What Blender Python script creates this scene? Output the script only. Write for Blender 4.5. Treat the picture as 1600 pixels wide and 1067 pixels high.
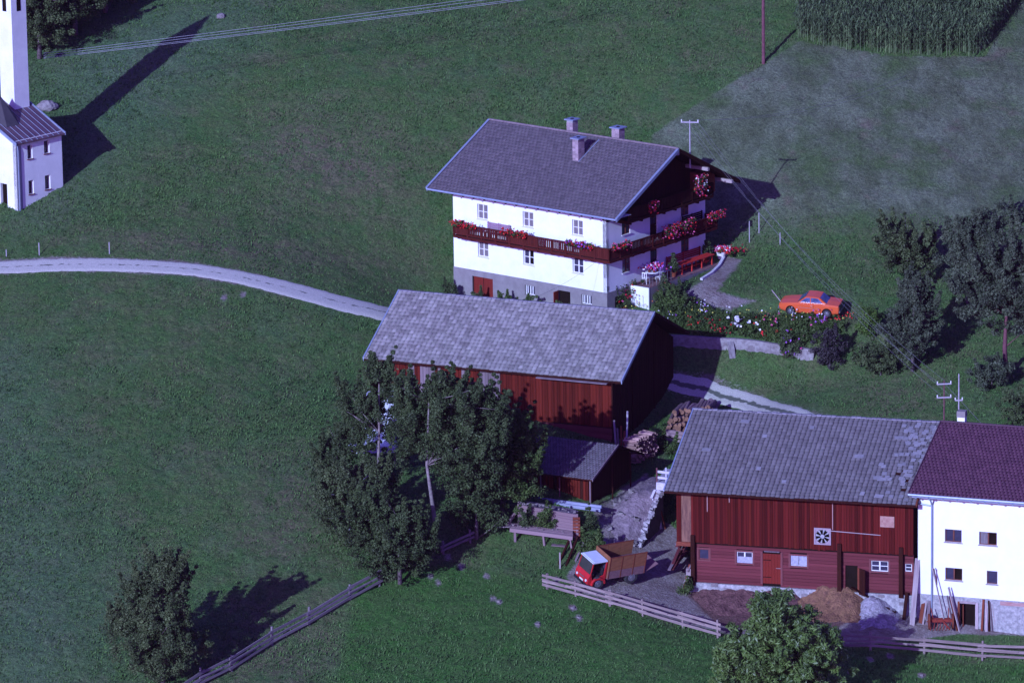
import bpy, bmesh, math, random
import numpy as np
from mathutils import Vector, Matrix
random.seed(7); R = random.Random(11); NR = np.random.default_rng(5)
C = bpy.context.scene.collection
for o in list(bpy.data.objects): bpy.data.objects.remove(o)
sc = bpy.context.scene
# ---------------------------------------------------------------- camera, sky, sun, exposure
cd = bpy.data.cameras.new('camera'); cam = bpy.data.objects.new('camera', cd); C.objects.link(cam)
cd.sensor_width = 36; cd.lens = 9328.9/1600*36; cd.clip_start = 5; cd.clip_end = 6000
PITCH, ROLL = .25285, -.01582
cam.location = (-6.608, -400, 101.1655)
cam.matrix_world = Matrix.Translation(cam.location) @ Matrix.Rotation(math.pi/2-PITCH, 4, 'X') @ Matrix.Rotation(ROLL, 4, 'Z')
sc.camera = cam
SUN_AZ, SUN_EL = math.radians(59.5), math.radians(21.2)      # direction the light travels to, and its height
w = bpy.data.worlds.new("World"); sc.world = w; w.use_nodes = True
nt = w.node_tree; bg = nt.nodes['Background']
sky = nt.nodes.new('ShaderNodeTexSky'); sky.sky_type = 'NISHITA'; sky.sun_disc = False
sky.sun_elevation = SUN_EL
sky.sun_rotation = math.atan2(-math.cos(SUN_AZ), -math.sin(SUN_AZ))
tint = nt.nodes.new('ShaderNodeMix'); tint.data_type = 'RGBA'; tint.blend_type = 'MULTIPLY'; tint.inputs[0].default_value = 1
nt.links.new(sky.outputs[0], tint.inputs[6]); tint.inputs[7].default_value = (.36, .20, 1.25, 1)
nt.links.new(tint.outputs[2], bg.inputs[0]); bg.inputs[1].default_value = .13
sl = bpy.data.lights.new('sun', 'SUN'); sl.energy = 5; sl.angle = math.radians(.5); sl.color = (.46, .585, .98)
so = bpy.data.objects.new('sun', sl); C.objects.link(so)
so.rotation_euler = Vector((math.cos(SUN_AZ)*math.cos(SUN_EL), math.sin(SUN_AZ)*math.cos(SUN_EL), -math.sin(SUN_EL))).to_track_quat('-Z', 'Y').to_euler()
vs = sc.view_settings; vs.view_transform = 'Standard'; vs.look = 'None'; vs.exposure = .5; vs.gamma = 1; vs.use_curve_mapping = False
# ---------------------------------------------------------------- materials
MATS = {}
def M(name, c1, c2=None, scale=3, stretch=(1,1,1), rough=.85, bump=0, bscale=None, vary=0, obj=False, c3=None, metal=0, lo=.35, hi=.65, detail=5, trans=0):
    if name in MATS: return MATS[name]
    m = bpy.data.materials.new(name); m.use_nodes = True; n = m.node_tree.nodes; l = m.node_tree.links
    b = n['Principled BSDF']; b.inputs['Roughness'].default_value = rough; b.inputs['Metallic'].default_value = metal; b.inputs['Specular IOR Level'].default_value = .5 if rough < .55 else (.1 if stretch != (1,1,1) or obj else .2)
    tc = n.new('ShaderNodeTexCoord'); mp = n.new('ShaderNodeMapping'); mp.inputs['Scale'].default_value = stretch
    l.new(tc.outputs['Object'], mp.inputs[0])
    ns = n.new('ShaderNodeTexNoise'); ns.inputs['Scale'].default_value = scale; ns.inputs['Detail'].default_value = detail; ns.inputs['Roughness'].default_value = .65
    l.new(mp.outputs[0], ns.inputs['Vector'])
    if obj:
        oi = n.new('ShaderNodeObjectInfo'); ad = n.new('ShaderNodeVectorMath'); ad.operation = 'ADD'
        ml = n.new('ShaderNodeMath'); ml.operation = 'MULTIPLY'; ml.inputs[1].default_value = 57.; l.new(oi.outputs['Random'], ml.inputs[0])
        l.new(mp.outputs[0], ad.inputs[0]); l.new(ml.outputs[0], ad.inputs[1]); l.new(ad.outputs[0], ns.inputs['Vector'])
    cr = n.new('ShaderNodeValToRGB'); l.new(ns.outputs[0], cr.inputs[0])
    c2 = c2 or tuple(x*.8 for x in c1)
    cr.color_ramp.elements[0].position = lo; cr.color_ramp.elements[0].color = (*c1, 1)
    cr.color_ramp.elements[1].position = hi; cr.color_ramp.elements[1].color = (*c2, 1)
    if c3: e = cr.color_ramp.elements.new(min(.98, hi+.14)); e.color = (*c3, 1)
    out = cr.outputs[0]
    if vary:
        if obj: rn = oi.outputs['Random']
        else:
            at = n.new('ShaderNodeAttribute'); at.attribute_name = 'rnd'; rn = at.outputs['Fac']
        ma = n.new('ShaderNodeMath'); ma.operation = 'MULTIPLY_ADD'; ma.inputs[1].default_value = vary; ma.inputs[2].default_value = 1-vary/2
        l.new(rn, ma.inputs[0])
        vm = n.new('ShaderNodeVectorMath'); vm.operation = 'SCALE'; l.new(out, vm.inputs[0]); l.new(ma.outputs[0], vm.inputs['Scale']); out = vm.outputs[0]
    l.new(out, b.inputs['Base Color'])
    if bump:
        n2 = n.new('ShaderNodeTexNoise'); n2.inputs['Scale'].default_value = bscale or scale*4; n2.inputs['Detail'].default_value = 4
        l.new(mp.outputs[0], n2.inputs['Vector']); bp = n.new('ShaderNodeBump'); bp.inputs['Strength'].default_value = .9; bp.inputs['Distance'].default_value = bump
        l.new(n2.outputs[0], bp.inputs['Height']); l.new(bp.outputs[0], b.inputs['Normal'])
    if trans:
        tr = n.new('ShaderNodeBsdfTranslucent'); mx = n.new('ShaderNodeMixShader'); mx.inputs[0].default_value = trans
        l.new(out, tr.inputs[0]); l.new(b.outputs[0], mx.inputs[1]); l.new(tr.outputs[0], mx.inputs[2]); l.new(mx.outputs[0], n['Material Output'].inputs[0])
    MATS[name] = m; return m
white = M('white_render', (.80,.80,.76), (.72,.73,.70), 1.2, bump=.01, bscale=14, rough=.9)
churchw = M('church_render', (.80,.79,.72), (.70,.69,.63), .8, bump=.015, bscale=9, rough=.9)
plinth = M('plinth_render', (.24,.215,.205), (.19,.165,.16), 1.5, bump=.01, bscale=9)
stucco = M('rough_stone', (.42,.40,.38), (.20,.19,.19), 4, bump=.06, bscale=6, c3=(.55,.52,.48))
slate1 = M('grey_shingle', (.100,.082,.088), (.076,.062,.070), 2.2, vary=.35, rough=.75, bump=.004)
slate2 = M('pale_shingle', (.235,.215,.20), (.165,.145,.14), 1.1, vary=.62, rough=.85, bump=.006, c3=(.34,.32,.31))
slate3 = M('weathered_shingle', (.135,.122,.122), (.100,.088,.090), .8, vary=.32, rough=.85, bump=.006, c3=(.23,.22,.21))
slate4 = M('shed_shingle', (.10,.088,.095), (.078,.066,.075), 1.6, vary=.45, rough=.8)
redtile = M('red_tile', (.090,.036,.055), (.066,.026,.042), 1.6, vary=.35, rough=.55)
ridgem = M('ridge_cap', (.22,.17,.17), (.14,.10,.11), 3)
metal = M('zinc', (.30,.34,.42), (.24,.28,.36), 4, rough=.5, metal=.3)
copper = M('tin_roof', (.17,.10,.11), (.10,.05,.055), .7, rough=.42, metal=.2, stretch=(1,.2,1))
barnred = M('stained_board', (.112,.011,.008), (.050,.006,.005), 2.5, stretch=(4,4,.5), vary=.85, obj=True, c3=(.18,.03,.018))
barnred2 = M('barn_board', (.125,.015,.008), (.062,.008,.005), 2.2, stretch=(4,4,.5), vary=.6, obj=True, c3=(.20,.06,.035))
greyboard = M('weathered_board', (.22,.17,.18), (.13,.085,.09), 2.5, stretch=(4,4,.6), vary=.45, obj=True)
logm = M('log_timber', (.155,.036,.040), (.105,.024,.026), 2.2, stretch=(2,.5,3), vary=.4, obj=True, c3=(.25,.13,.11))
darkwood = M('dark_wood', (.038,.009,.005), (.022,.005,.004), 3, stretch=(2,2,.8), vary=.3, obj=True)
balc = M('balcony_wood', (.092,.015,.011), (.055,.010,.008), 4, vary=.3, obj=True)
timber = M('pale_timber', (.42,.34,.33), (.28,.21,.21), 4, stretch=(1,1,1), vary=.35, obj=True)
rail = M('fence_timber', (.31,.24,.22), (.17,.12,.11), 5, vary=.35, obj=True)
rust = M('rust_brown_timber', (.20,.055,.030), (.13,.032,.02), 4, vary=.3, obj=True)
glass = M('window_glass', (.035,.03,.05), (.05,.045,.08), 1.5, rough=.12)
curtain = M('net_curtain', (.20,.17,.17), (.12,.10,.11), 14, stretch=(1,1,.1), rough=.9)
dark = M('dark_interior', (.012,.008,.006), (.016,.01,.008), 2, rough=1); dark.node_tree.nodes['Principled BSDF'].inputs['Specular IOR Level'].default_value = 0  # near-black, painted in for the unlit depth inside openings
framew = M('window_frame_white', (.72,.70,.66), (.64,.62,.58), 3, rough=.6)
frameb = M('window_frame_brown', (.16,.05,.032), (.11,.035,.025), 3, rough=.6)
doorred = M('red_brown_door', (.19,.024,.016), (.13,.016,.012), 3, stretch=(4,4,.4), c3=(.28,.09,.06))
paintred = M('red_paint', (.50,.022,.026), (.40,.018,.022), 3, rough=.35)
benchred = M('bench_red', (.52,.035,.025), (.42,.03,.022), 6, rough=.6)
orange = M('orange_paint', (.62,.105,.034), (.58,.095,.03), 1, rough=.22)
rubber = M('tyre_rubber', (.03,.028,.03), (.05,.045,.045), 9)
chrome = M('dull_metal', (.45,.45,.48), (.35,.35,.4), 9, rough=.3, metal=.8)
blackp = M('black_plastic', (.018,.016,.02), (.022,.02,.024), 4, rough=.5)
cabroof = M('pale_cab_roof', (.62,.68,.70), (.52,.57,.6), 2, rough=.5)
ply = M('brown_plywood', (.25,.105,.050), (.18,.07,.036), 2, stretch=(1,3,3), rough=.7, c3=(.30,.14,.075))
ply2 = M('grey_board', (.20,.11,.11), (.14,.07,.08), 4, rough=.8)
bark = M('bark', (.22,.17,.17), (.08,.055,.06), 7, bump=.02, c3=(.34,.29,.29))
pole = M('pole_timber', (.17,.065,.075), (.11,.04,.05), 3)
polepale = M('pale_pole', (.42,.38,.40), (.3,.26,.28), 3)
wirem = M('wire', (.20,.19,.21), (.17,.16,.17), 2, rough=.6)
gravel = M('gravel', (.33,.29,.29), (.24,.205,.21), 9, bump=.03, bscale=22, c3=(.42,.38,.38))
stone = M('stone', (.30,.26,.25), (.17,.14,.14), 5, bump=.03, c3=(.5,.47,.45), vary=.3, obj=True)
leafs = {
 'dark': M('leaf_dark', (.074,.102,.036), (.042,.060,.023), 1.3, vary=1.0, rough=.6, trans=.18, c3=(.06,.07,.032)),
 'mid': M('leaf_mid', (.082,.122,.030), (.048,.076,.022), 1.0, vary=1.0, rough=.6, trans=.2, c3=(.075,.09,.035)),
 'bright': M('leaf_bright', (.10,.16,.03), (.06,.11,.025), 1.0, vary=.9, rough=.6, trans=.25),
 'grey': M('leaf_greyish', (.086,.104,.056), (.052,.064,.038), 1.0, vary=1.0, rough=.6, trans=.15),
 'olive': M('leaf_olive', (.092,.118,.044), (.052,.070,.028), 1.0, vary=1.0, rough=.6, trans=.18),
 'walnut': M('leaf_walnut', (.130,.200,.042), (.070,.118,.028), .8, vary=1.0, rough=.5, trans=.22),
 'plum': M('leaf_plum', (.05,.04,.04), (.035,.026,.030), 1.0, vary=.9, rough=.6, trans=.1)}
petal = {k: M('petal_'+k, c, tuple(x*.8 for x in c), 6, vary=.6, rough=.7) for k, c in dict(red=(.62,.02,.025), crimson=(.35,.01,.03), pink=(.60,.10,.24), white=(.75,.72,.74), yellow=(.62,.55,.10), purple=(.36,.12,.50), orange=(.65,.16,.03)).items()}
maizem = M('maize_leaf', (.135,.19,.075), (.072,.105,.048), 1.0, vary=1.0, rough=.55, trans=.2, c3=(.23,.25,.12))
# ---------------------------------------------------------------- mesh helpers
class MB:
    def __init__(s): s.v = []; s.f = []; s.m = []; s.mats = []
    def mi(s, m):
        if m is None: return 0
        if m not in s.mats: s.mats.append(m)
        return s.mats.index(m)
    def poly(s, pts, m=None):
        k = len(s.v); s.v += [tuple(p) for p in pts]; s.f.append(tuple(range(k, k+len(pts)))); s.m.append(s.mi(m)); return s
    def hull8(s, p, m=None):                      # 8 corners: bottom ring 0-3, top ring 4-7
        k = len(s.v); s.v += [tuple(q) for q in p]; i = s.mi(m)
        for f in ((0,3,2,1),(4,5,6,7),(0,1,5,4),(1,2,6,5),(2,3,7,6),(3,0,4,7)): s.f.append(tuple(k+a for a in f)); s.m.append(i)
        return s
    def box(s, x0,x1,y0,y1,z0,z1, m=None):
        return s.hull8([(x0,y0,z0),(x1,y0,z0),(x1,y1,z0),(x0,y1,z0),(x0,y0,z1),(x1,y0,z1),(x1,y1,z1),(x0,y1,z1)], m)
    def tube(s, pts, r, m=None, n=6, cap=True):
        pts = [Vector(p) for p in pts]; rs = r if isinstance(r, (list, tuple)) else [r]*len(pts); k = len(s.v); i = s.mi(m)
        for j, p in enumerate(pts):
            d = (pts[min(j+1, len(pts)-1)]-pts[max(j-1, 0)]).normalized()
            a = d.cross(Vector((0,0,1))) if abs(d.z) < .95 else d.cross(Vector((1,0,0)))
            a.normalize(); b = d.cross(a)
            for q in range(n):
                t = 2*math.pi*q/n; s.v.append(tuple(p+(a*math.cos(t)+b*math.sin(t))*rs[j]))
        for j in range(len(pts)-1):
            for q in range(n):
                a0 = k+j*n+q; a1 = k+j*n+(q+1) % n; s.f.append((a0, a1, a1+n, a0+n)); s.m.append(i)
        if cap:
            s.f.append(tuple(k+q for q in range(n))[::-1]); s.m.append(i); e = k+(len(pts)-1)*n; s.f.append(tuple(e+q for q in range(n))); s.m.append(i)
        return s
    def mesh(s, name, m=None, smooth=False, fix=True):
        me = bpy.data.meshes.new(name); me.from_pydata(s.v, [], s.f); mats = s.mats or [m or white]
        for q in mats: me.materials.append(q)
        if len(mats) > 1: me.polygons.foreach_set('material_index', s.m)
        if smooth: me.polygons.foreach_set('use_smooth', [True]*len(s.f))
        me.update(); return me
    def build(s, name, m=None, parent=None, smooth=False, loc=None, rz=None):
        return link(name, s.mesh(name, m, smooth), parent, loc, rz)
def link(name, me, parent=None, loc=None, rz=None):
    o = bpy.data.objects.new(name, me); C.objects.link(o)
    if parent: o.parent = parent
    if loc is not None: o.location = loc
    if rz: o.rotation_euler = (0, 0, rz)
    return o
def tag(o, label=None, cat=None, group=None, kind=None):
    if label: o['label'] = label
    if cat: o['category'] = cat
    if group: o['group'] = group
    if kind: o['kind'] = kind
    return o
def thing(name, label, cat, loc=(0,0,0), rz=0, group=None):
    o = link(name, None, None, loc, rz); return tag(o, label, cat, group)
def arr_mesh(name, V, F, m, rnd=None):
    """numpy quads/tris -> mesh; rnd = one value per face"""
    V = np.asarray(V, np.float32); F = np.asarray(F, np.int32); k = F.shape[1]
    me = bpy.data.meshes.new(name); me.vertices.add(len(V)); me.vertices.foreach_set('co', V.ravel())
    me.loops.add(F.size); me.loops.foreach_set('vertex_index', F.ravel())
    me.polygons.add(len(F)); me.polygons.foreach_set('loop_start', np.arange(0, F.size, k, dtype=np.int32)); me.polygons.foreach_set('loop_total', np.full(len(F), k, np.int32))
    for q in (m if isinstance(m, list) else [m]): me.materials.append(q)
    if rnd is not None:
        a = me.attributes.new('rnd', 'FLOAT', 'FACE'); a.data.foreach_set('value', np.asarray(rnd, np.float32))
    me.update(calc_edges=True); return me
CUBE = {}
def cube(m):
    if m.name not in CUBE:
        CUBE[m.name] = MB().box(-.5,.5,-.5,.5,-.5,.5).mesh('board_piece', m)
    return CUBE[m.name]
def piece(name, parent, x0,x1,y0,y1,z0,z1, m, rot=None):
    o = link(name, cube(m), parent, ((x0+x1)/2, (y0+y1)/2, (z0+z1)/2)); o.scale = (abs(x1-x0), abs(y1-y0), abs(z1-z0))
    if rot: o.rotation_euler = rot
    return o
def beam(name, parent, a, b, w, h, m, roll=0, **k):
    a = Vector(a); b = Vector(b); d = b-a; o = link(name, cube(m), parent, (a+b)/2); o.scale = (d.length, w, h)
    q = d.to_track_quat('X', 'Z'); o.rotation_euler = (q @ Matrix.Rotation(roll, 3, 'X').to_quaternion()).to_euler(); return o
CYL = {}
def cyl(m, n=8):
    if (m.name, n) not in CYL: CYL[(m.name, n)] = MB().tube([(-.5,0,0),(.5,0,0)], .5, n=n).mesh('round_piece', m)
    return CYL[(m.name, n)]
def rod(name, parent, a, b, d, m, n=8):
    a = Vector(a); b = Vector(b); v = b-a; o = link(name, cyl(m, n), parent, (a+b)/2); o.scale = (v.length, d, d); o.rotation_euler = v.to_track_quat('X', 'Z').to_euler(); return o
# ---------------------------------------------------------------- terrain height
TP = np.array([(-15.42,0.00,-0.06),(-24.29,2.00,1.87),(-33.23,3.50,2.66),(-42.23,4.50,2.47),(-13.30,16.00,4.83),(12.82,14.00,4.63),(14.06,5.50,1.30),(14.19,-0.50,-0.64),(6.73,1.00,0.24),(8.57,-2.60,-2.60),(8.86,-1.00,-1.43),(12.37,-10.20,-4.62),(7.39,-4.30,-4.36),(13.09,-4.50,-3.91),(20.85,-6.50,-3.05),(27.19,-14.00,-4.28),(29.07,3.00,0.30),(25.22,11.00,3.04),(30.68,22.00,7.47),(12.12,28.00,11.24),(21.91,29.50,11.44),(31.47,37.00,13.91),(3.38,39.00,13.97),(-11.01,40.50,13.90),(-3.99,26.00,9.54),(-41.46,12.00,4.81),(-29.57,23.30,8.16),(-28.26,39.00,13.26),(-39.35,32.00,11.24),(-44.80,42.50,14.05),(-20.43,31.00,11.14),(-32.50,-11.50,-1.75),(-41.36,-8.00,-0.74),(-21.86,-7.00,-1.32),(-31.94,-23.00,-5.22),(-40.05,-27.00,-6.11),(-28.81,-46.00,-11.56),(-38.66,-47.00,-11.37),(-21.34,-27.00,-6.42),(-18.98,-41.00,-10.79),(-16.66,-34.50,-9.01),(-0.08,-15.20,-5.37),(-1.36,-26.20,-6.98),(-5.57,-29.50,-8.11),(-11.78,-30.00,-8.08),(-0.69,-32.80,-9.57),(1.92,-27.50,-8.82),(4.69,-31.30,-10.85),(0.97,-24.00,-7.66),(4.06,-12.30,-6.15),(-3.99,-34.00,-9.58),(1.16,-40.50,-11.28),(6.27,-38.50,-11.57),(13.00,-45.00,-12.58),(-2.96,-45.50,-12.15),(-10.93,-41.00,-10.93),(13.57,-35.00,-11.07),(19.24,-35.80,-11.64),(25.63,-37.40,-12.02),(25.39,-40.20,-12.71),(17.38,-39.20,-12.46),(25.11,-43.50,-13.55),(8.50,9.50,1.60),(-16.30,-8.40,-2.60),(-0.50,-12.50,-5.30),(0.00,-0.60,-1.00),(-10.80,7.40,-1.20)])
def _tps(P):
    n = len(P); d = np.hypot(P[:,None,0]-P[None,:,0], P[:,None,1]-P[None,:,1]); K = np.where(d > 0, d*d*np.log(d+1e-9), 0)+1.5*np.eye(n)
    A = np.zeros((n+3, n+3)); A[:n,:n] = K; A[:n,n] = 1; A[:n,n+1:] = P[:,:2]; A[n,:n] = 1; A[n+1:,:n] = P[:,:2].T
    b = np.zeros(n+3); b[:n] = P[:,2]; return np.linalg.solve(A, b)
WT = _tps(TP)
def hz(x, y):
    x = np.asarray(x, float); y = np.asarray(y, float); s = x.shape; x = x.ravel(); y = y.ravel(); out = np.zeros(len(x))
    for i in range(0, len(x), 20000):
        X = x[i:i+20000]; Y = y[i:i+20000]; d = np.hypot(X[:,None]-TP[None,:,0], Y[:,None]-TP[None,:,1])
        t = (d*d*np.log(d+1e-9)) @ WT[:-3]+WT[-3]+WT[-2]*X+WT[-1]*Y
        r = np.hypot(X*.8, Y); k = np.clip((r-52)/30, 0, 1); k = k*k*(3-2*k)
        out[i:i+20000] = t*(1-k)+(.32*np.clip(Y, -300, 480)-1.5+.015*X)*k
    return out.reshape(s)
def H(x, y): return float(hz(np.array([x]), np.array([y]))[0])
def G(p, dz=0): return (p[0], p[1], H(p[0], p[1])+dz)
def vnoise(x, y, s, seed):
    r = np.random.default_rng(seed).random((256, 256)); x = x/s; y = y/s; xi = np.floor(x).astype(int); yi = np.floor(y).astype(int); fx = x-xi; fy = y-yi
    fx = fx*fx*(3-2*fx); fy = fy*fy*(3-2*fy); g = lambda a, b: r[a % 256, b % 256]
    return (g(xi,yi)*(1-fx)+g(xi+1,yi)*fx)*(1-fy)+(g(xi,yi+1)*(1-fx)+g(xi+1,yi+1)*fx)*fy
def polymask(X, Y, P, soft):
    """1 inside polygon P, fading over soft metres outside"""
    P = [(p[0], p[1]) for p in P]; ins = np.zeros(X.shape, bool); dm = np.full(X.shape, 1e9)
    for i in range(len(P)):
        (x0, y0), (x1, y1) = P[i], P[(i+1) % len(P)]
        c = ((y0 > Y) != (y1 > Y)) & (X < (x1-x0)*(Y-y0)/(y1-y0+1e-12)+x0); ins ^= c
        dx, dy = x1-x0, y1-y0; t = np.clip(((X-x0)*dx+(Y-y0)*dy)/(dx*dx+dy*dy+1e-12), 0, 1); dm = np.minimum(dm, np.hypot(X-x0-t*dx, Y-y0-t*dy))
    sd = np.where(ins, -dm, dm); return np.clip(.5-sd/(2*soft), 0, 1)
def linemask(X, Y, P, w, soft):
    dm = np.full(X.shape, 1e9)
    for (a, b) in zip(P[:-1], P[1:]):
        dx, dy = b[0]-a[0], b[1]-a[1]; t = np.clip(((X-a[0])*dx+(Y-a[1])*dy)/(dx*dx+dy*dy+1e-12), 0, 1); dm = np.minimum(dm, np.hypot(X-a[0]-t*dx, Y-a[1]-t*dy))
    return np.clip((w-dm)/soft+.5, 0, 1)
# --- regions of the ground (world coordinates)
yard = [(-2.57,-34.64,-9.84),(-3.36,-32.89,-9.29),(-2.50,-30.89,-8.70),(-1.02,-29.46,-8.41),(-0.77,-27.50,-7.70),(-0.18,-25.12,-7.31),(1.04,-21.61,-7.03),(2.06,-22.68,-7.62),(3.27,-24.11,-8.31),(4.17,-24.93,-8.74),(4.96,-29.64,-10.40),(6.50,-37.92,-11.54),(3.69,-37.06,-11.21),(0.87,-35.85,-10.60)]
yard2 = [(4.47,-31.71,-10.85),(9.70,-30.14,-10.55),(15.33,-32.80,-10.69),(19.27,-35.30,-11.49),(26.10,-36.71,-11.81),(25.99,-37.95,-12.15),(21.56,-37.50,-12.13),(17.44,-38.30,-12.24),(14.51,-39.74,-12.16),(9.25,-39.94,-11.80),(6.09,-37.97,-11.52)]
pale = [(14.93,30.79,12.25),(12.11,27.86,11.18),(3.80,21.39,7.48),(3.35,14.35,3.53),(7.92,8.98,1.48),(12.73,5.65,1.29),(20.31,5.24,1.26),(30.31,7.05,1.58),(34.34,42.43,15.74),(31.95,37.03,13.90),(28.52,29.90,11.16),(21.89,29.19,11.32)]
path1 = [(8.37,8.92,1.49),(6.61,3.74,0.94),(5.08,1.88,0.42),(6.71,0.54,-0.10),(8.48,0.44,-0.33),(10.30,1.40,0.08),(7.67,2.22,0.61),(8.67,4.94,1.07),(9.69,7.98,1.46)]
bank1 = [(-1.36,-26.08,-7.02),(-0.61,-29.30,-8.47),(1.48,-28.36,-8.91),(2.95,-20.83,-7.28),(2.17,-18.72,-6.55),(0.41,-21.52,-6.83)]
manure = [(4.28,-31.35,-10.74),(5.57,-29.88,-10.56),(9.26,-30.65,-10.69),(12.11,-31.55,-10.59),(14.90,-33.22,-10.78),(15.37,-35.61,-11.33),(13.41,-37.80,-11.69),(9.34,-37.88,-11.60),(6.13,-36.84,-11.44)]
garden = [(0.11,2.70,-0.08),(2.28,0.46,-0.46),(4.88,-1.23,-1.44),(8.40,-1.39,-1.68),(14.50,-2.76,-2.34),(15.93,-1.01,-0.99),(12.43,-0.32,-0.79),(8.04,0.39,-0.31),(4.53,1.42,0.18),(2.34,2.64,0.27)]
lush1 = [(-16.67,-34.14,-8.91),(-10.95,-31.77,-8.64),(-4.40,-34.04,-9.56),(1.25,-37.12,-10.85),(6.03,-39.63,-11.64),(5.71,-47.92,-12.77),(-18.05,-47.72,-12.44)]
lush2 = [(14.43,-41.16,-12.35),(25.71,-41.15,-12.96),(25.35,-45.33,-13.93),(14.07,-47.28,-13.11)]
browns = [[(-23.58,25.30,9.06),(-19.35,23.34,8.46),(-13.76,18.36,6.17),(-14.67,14.24,3.85),(-21.50,15.09,5.17),(-24.82,19.64,7.01)], [(-21.89,-22.11,-5.20),(-18.50,-23.54,-5.72),(-19.19,-30.45,-7.61),(-22.02,-32.77,-8.16),(-24.13,-30.73,-7.44)], [(-23.80,-41.32,-10.61),(-19.07,-36.78,-9.56),(-18.18,-40.99,-10.81),(-20.07,-46.04,-11.99),(-24.43,-46.25,-11.85)],
          [(17.36,-6.37,-3.48),(20.79,-7.34,-3.28),(20.90,-11.94,-4.29),(18.29,-12.35,-4.59)], [(22.51,11.16,3.27),(27.09,11.78,3.29),(27.69,7.91,1.88),(23.45,5.39,1.18)], [(-13.01,-30.47,-8.13),(-10.95,-29.61,-7.99),(-11.35,-35.58,-9.62),(-12.57,-35.28,-9.48)], [(-24.35,3.92,2.32),(-28.85,5.14,3.01),(-35.71,8.08,3.80),(-26.73,8.25,3.61),(-15.54,7.93,0.72)]]
pale_green = [(-41.25,32.10,11.25),(-35.01,39.80,13.45),(-24.55,43.34,14.54),(-26.23,35.38,12.26),(-31.57,26.70,9.36),(-35.01,20.63,7.42),(-37.43,14.43,5.58),(-39.95,11.06,4.55),(-38.48,24.94,8.90)]
pale_green2 = [(-43.10,-7.88,-0.74),(-40.05,-8.09,-0.74),(-37.75,-23.87,-5.31),(-33.40,-34.54,-8.29),(-32.20,-41.85,-10.31),(-32.57,-49.97,-12.71),(-40.90,-49.33,-12.78)]
spots = [(-10.95,-31.04,-8.43),(-12.09,-33.35,-9.00),(-10.13,-32.09,-8.77),(-11.56,-34.07,-9.23),(-8.09,-35.79,-9.83),(-7.68,-36.16,-9.93),(-3.01,-36.65,-10.28),(-2.62,-37.84,-10.56),(-5.27,-38.83,-10.64),(-8.49,-33.12,-9.13),(-26.42,-0.44,1.37),(-25.12,0.13,1.44),(17.29,-34.30,-11.13),(15.63,-41.30,-12.54),(16.89,-40.49,-12.60),(18.73,-42.96,-13.11),(14.28,-43.68,-12.60),(-3.98,-33.29,-9.37)]
# ---------------------------------------------------------------- ground sheet
def axis(lo, hi, st, far, g=1.22):
    a = list(np.arange(lo, hi+st/2, st)); s = st; p = a[-1]
    while p < far: s *= g; p += s; a.append(p)
    s = st; p = a[0]; b = []
    while p > -far: s *= g; p -= s; b.append(p)
    return np.array(b[::-1]+a)
ax = axis(-48, 40, .2, 480); ay = axis(-56, 52, .2, 480)
GX, GY = np.meshgrid(ax, ay); GZ = hz(GX, GY)
near = np.clip(1-(np.maximum(np.abs(GX)-50, np.abs(GY)-60))/6, 0, 1)
roadL = [(-44.92,4.65,2.47),(-42.24,4.66,2.52),(-38.66,4.70,2.73),(-35.05,4.03,2.74),(-31.90,3.52,2.67),(-28.77,3.20,2.52),(-26.08,2.54,2.18),(-23.41,1.86,1.71),(-20.74,1.26,1.13),(-18.08,0.59,0.52),(-15.42,0.08,-0.08),(-11.91,0.68,-1.06),(-9.25,0.10,-1.55)]
roadR = [(2.13,-4.41,-3.30),(4.52,-4.78,-4.05),(6.93,-4.74,-4.51),(8.65,-5.76,-4.90),(10.74,-7.79,-4.98),(12.35,-10.54,-4.71),(14.81,-13.02,-4.97),(18.92,-15.81,-5.43)]
z_dirt = np.maximum(polymask(GX, GY, yard, .5), polymask(GX, GY, yard2, .5)); z_dirt = np.maximum(z_dirt, polymask(GX, GY, path1, .8)*.95); z_dirt = np.maximum(z_dirt, polymask(GX, GY, bank1, .8))
z_dirt = np.maximum(z_dirt, linemask(GX, GY, roadL, 1.25, 1.0)*.6); z_dirt = np.maximum(z_dirt, linemask(GX, GY, roadR, 1.5, 1.0)*.45)
for (sx, sy, _) in spots: z_dirt = np.maximum(z_dirt, .62*np.exp(-((GX-sx)**2+(GY-sy)**2*.3)/(.18)))
z_dirt = np.maximum(z_dirt, polymask(GX, GY, garden, .6)*.35)
z_pale = polymask(GX, GY, pale, .35)*np.clip((GY-5)/14, 0, 1)
z_pale_green = np.maximum(polymask(GX, GY, pale_green, 4), .8*polymask(GX, GY, pale_green2, 5))
z_lush = np.maximum(polymask(GX, GY, lush1, 1.5), polymask(GX, GY, lush2, 1.5))
z_brown = np.zeros(GX.shape)
for i, b in enumerate(browns): z_brown = np.maximum(z_brown, polymask(GX, GY, b, 3.0)*(.85 if i != 5 else 1))
z_man = polymask(GX, GY, manure, .8)
fl = np.clip(1-(z_dirt*1.6+linemask(GX, GY, roadL, 1.6, .6)+linemask(GX, GY, roadR, 2.2, .6)), 0.06, 1)
GZ += near*fl*((vnoise(GX,GY,.45,1)-.5)*.10+(vnoise(GX,GY,1.3,2)-.5)*.09+(NR.random(GX.shape)-.5)*.11*(1-.5*z_pale))+near*(vnoise(GX,GY,6,3)-.5)*.12*fl
GZ += near*polymask(GX, GY, bank1, .4)*((vnoise(GX,GY,.7,8)-.5)*.5)
ny, nx = GX.shape; idx = np.arange(ny*nx).reshape(ny, nx)
F = np.stack([idx[:-1,:-1], idx[:-1,1:], idx[1:,1:], idx[1:,:-1]], -1).reshape(-1, 4)
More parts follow.
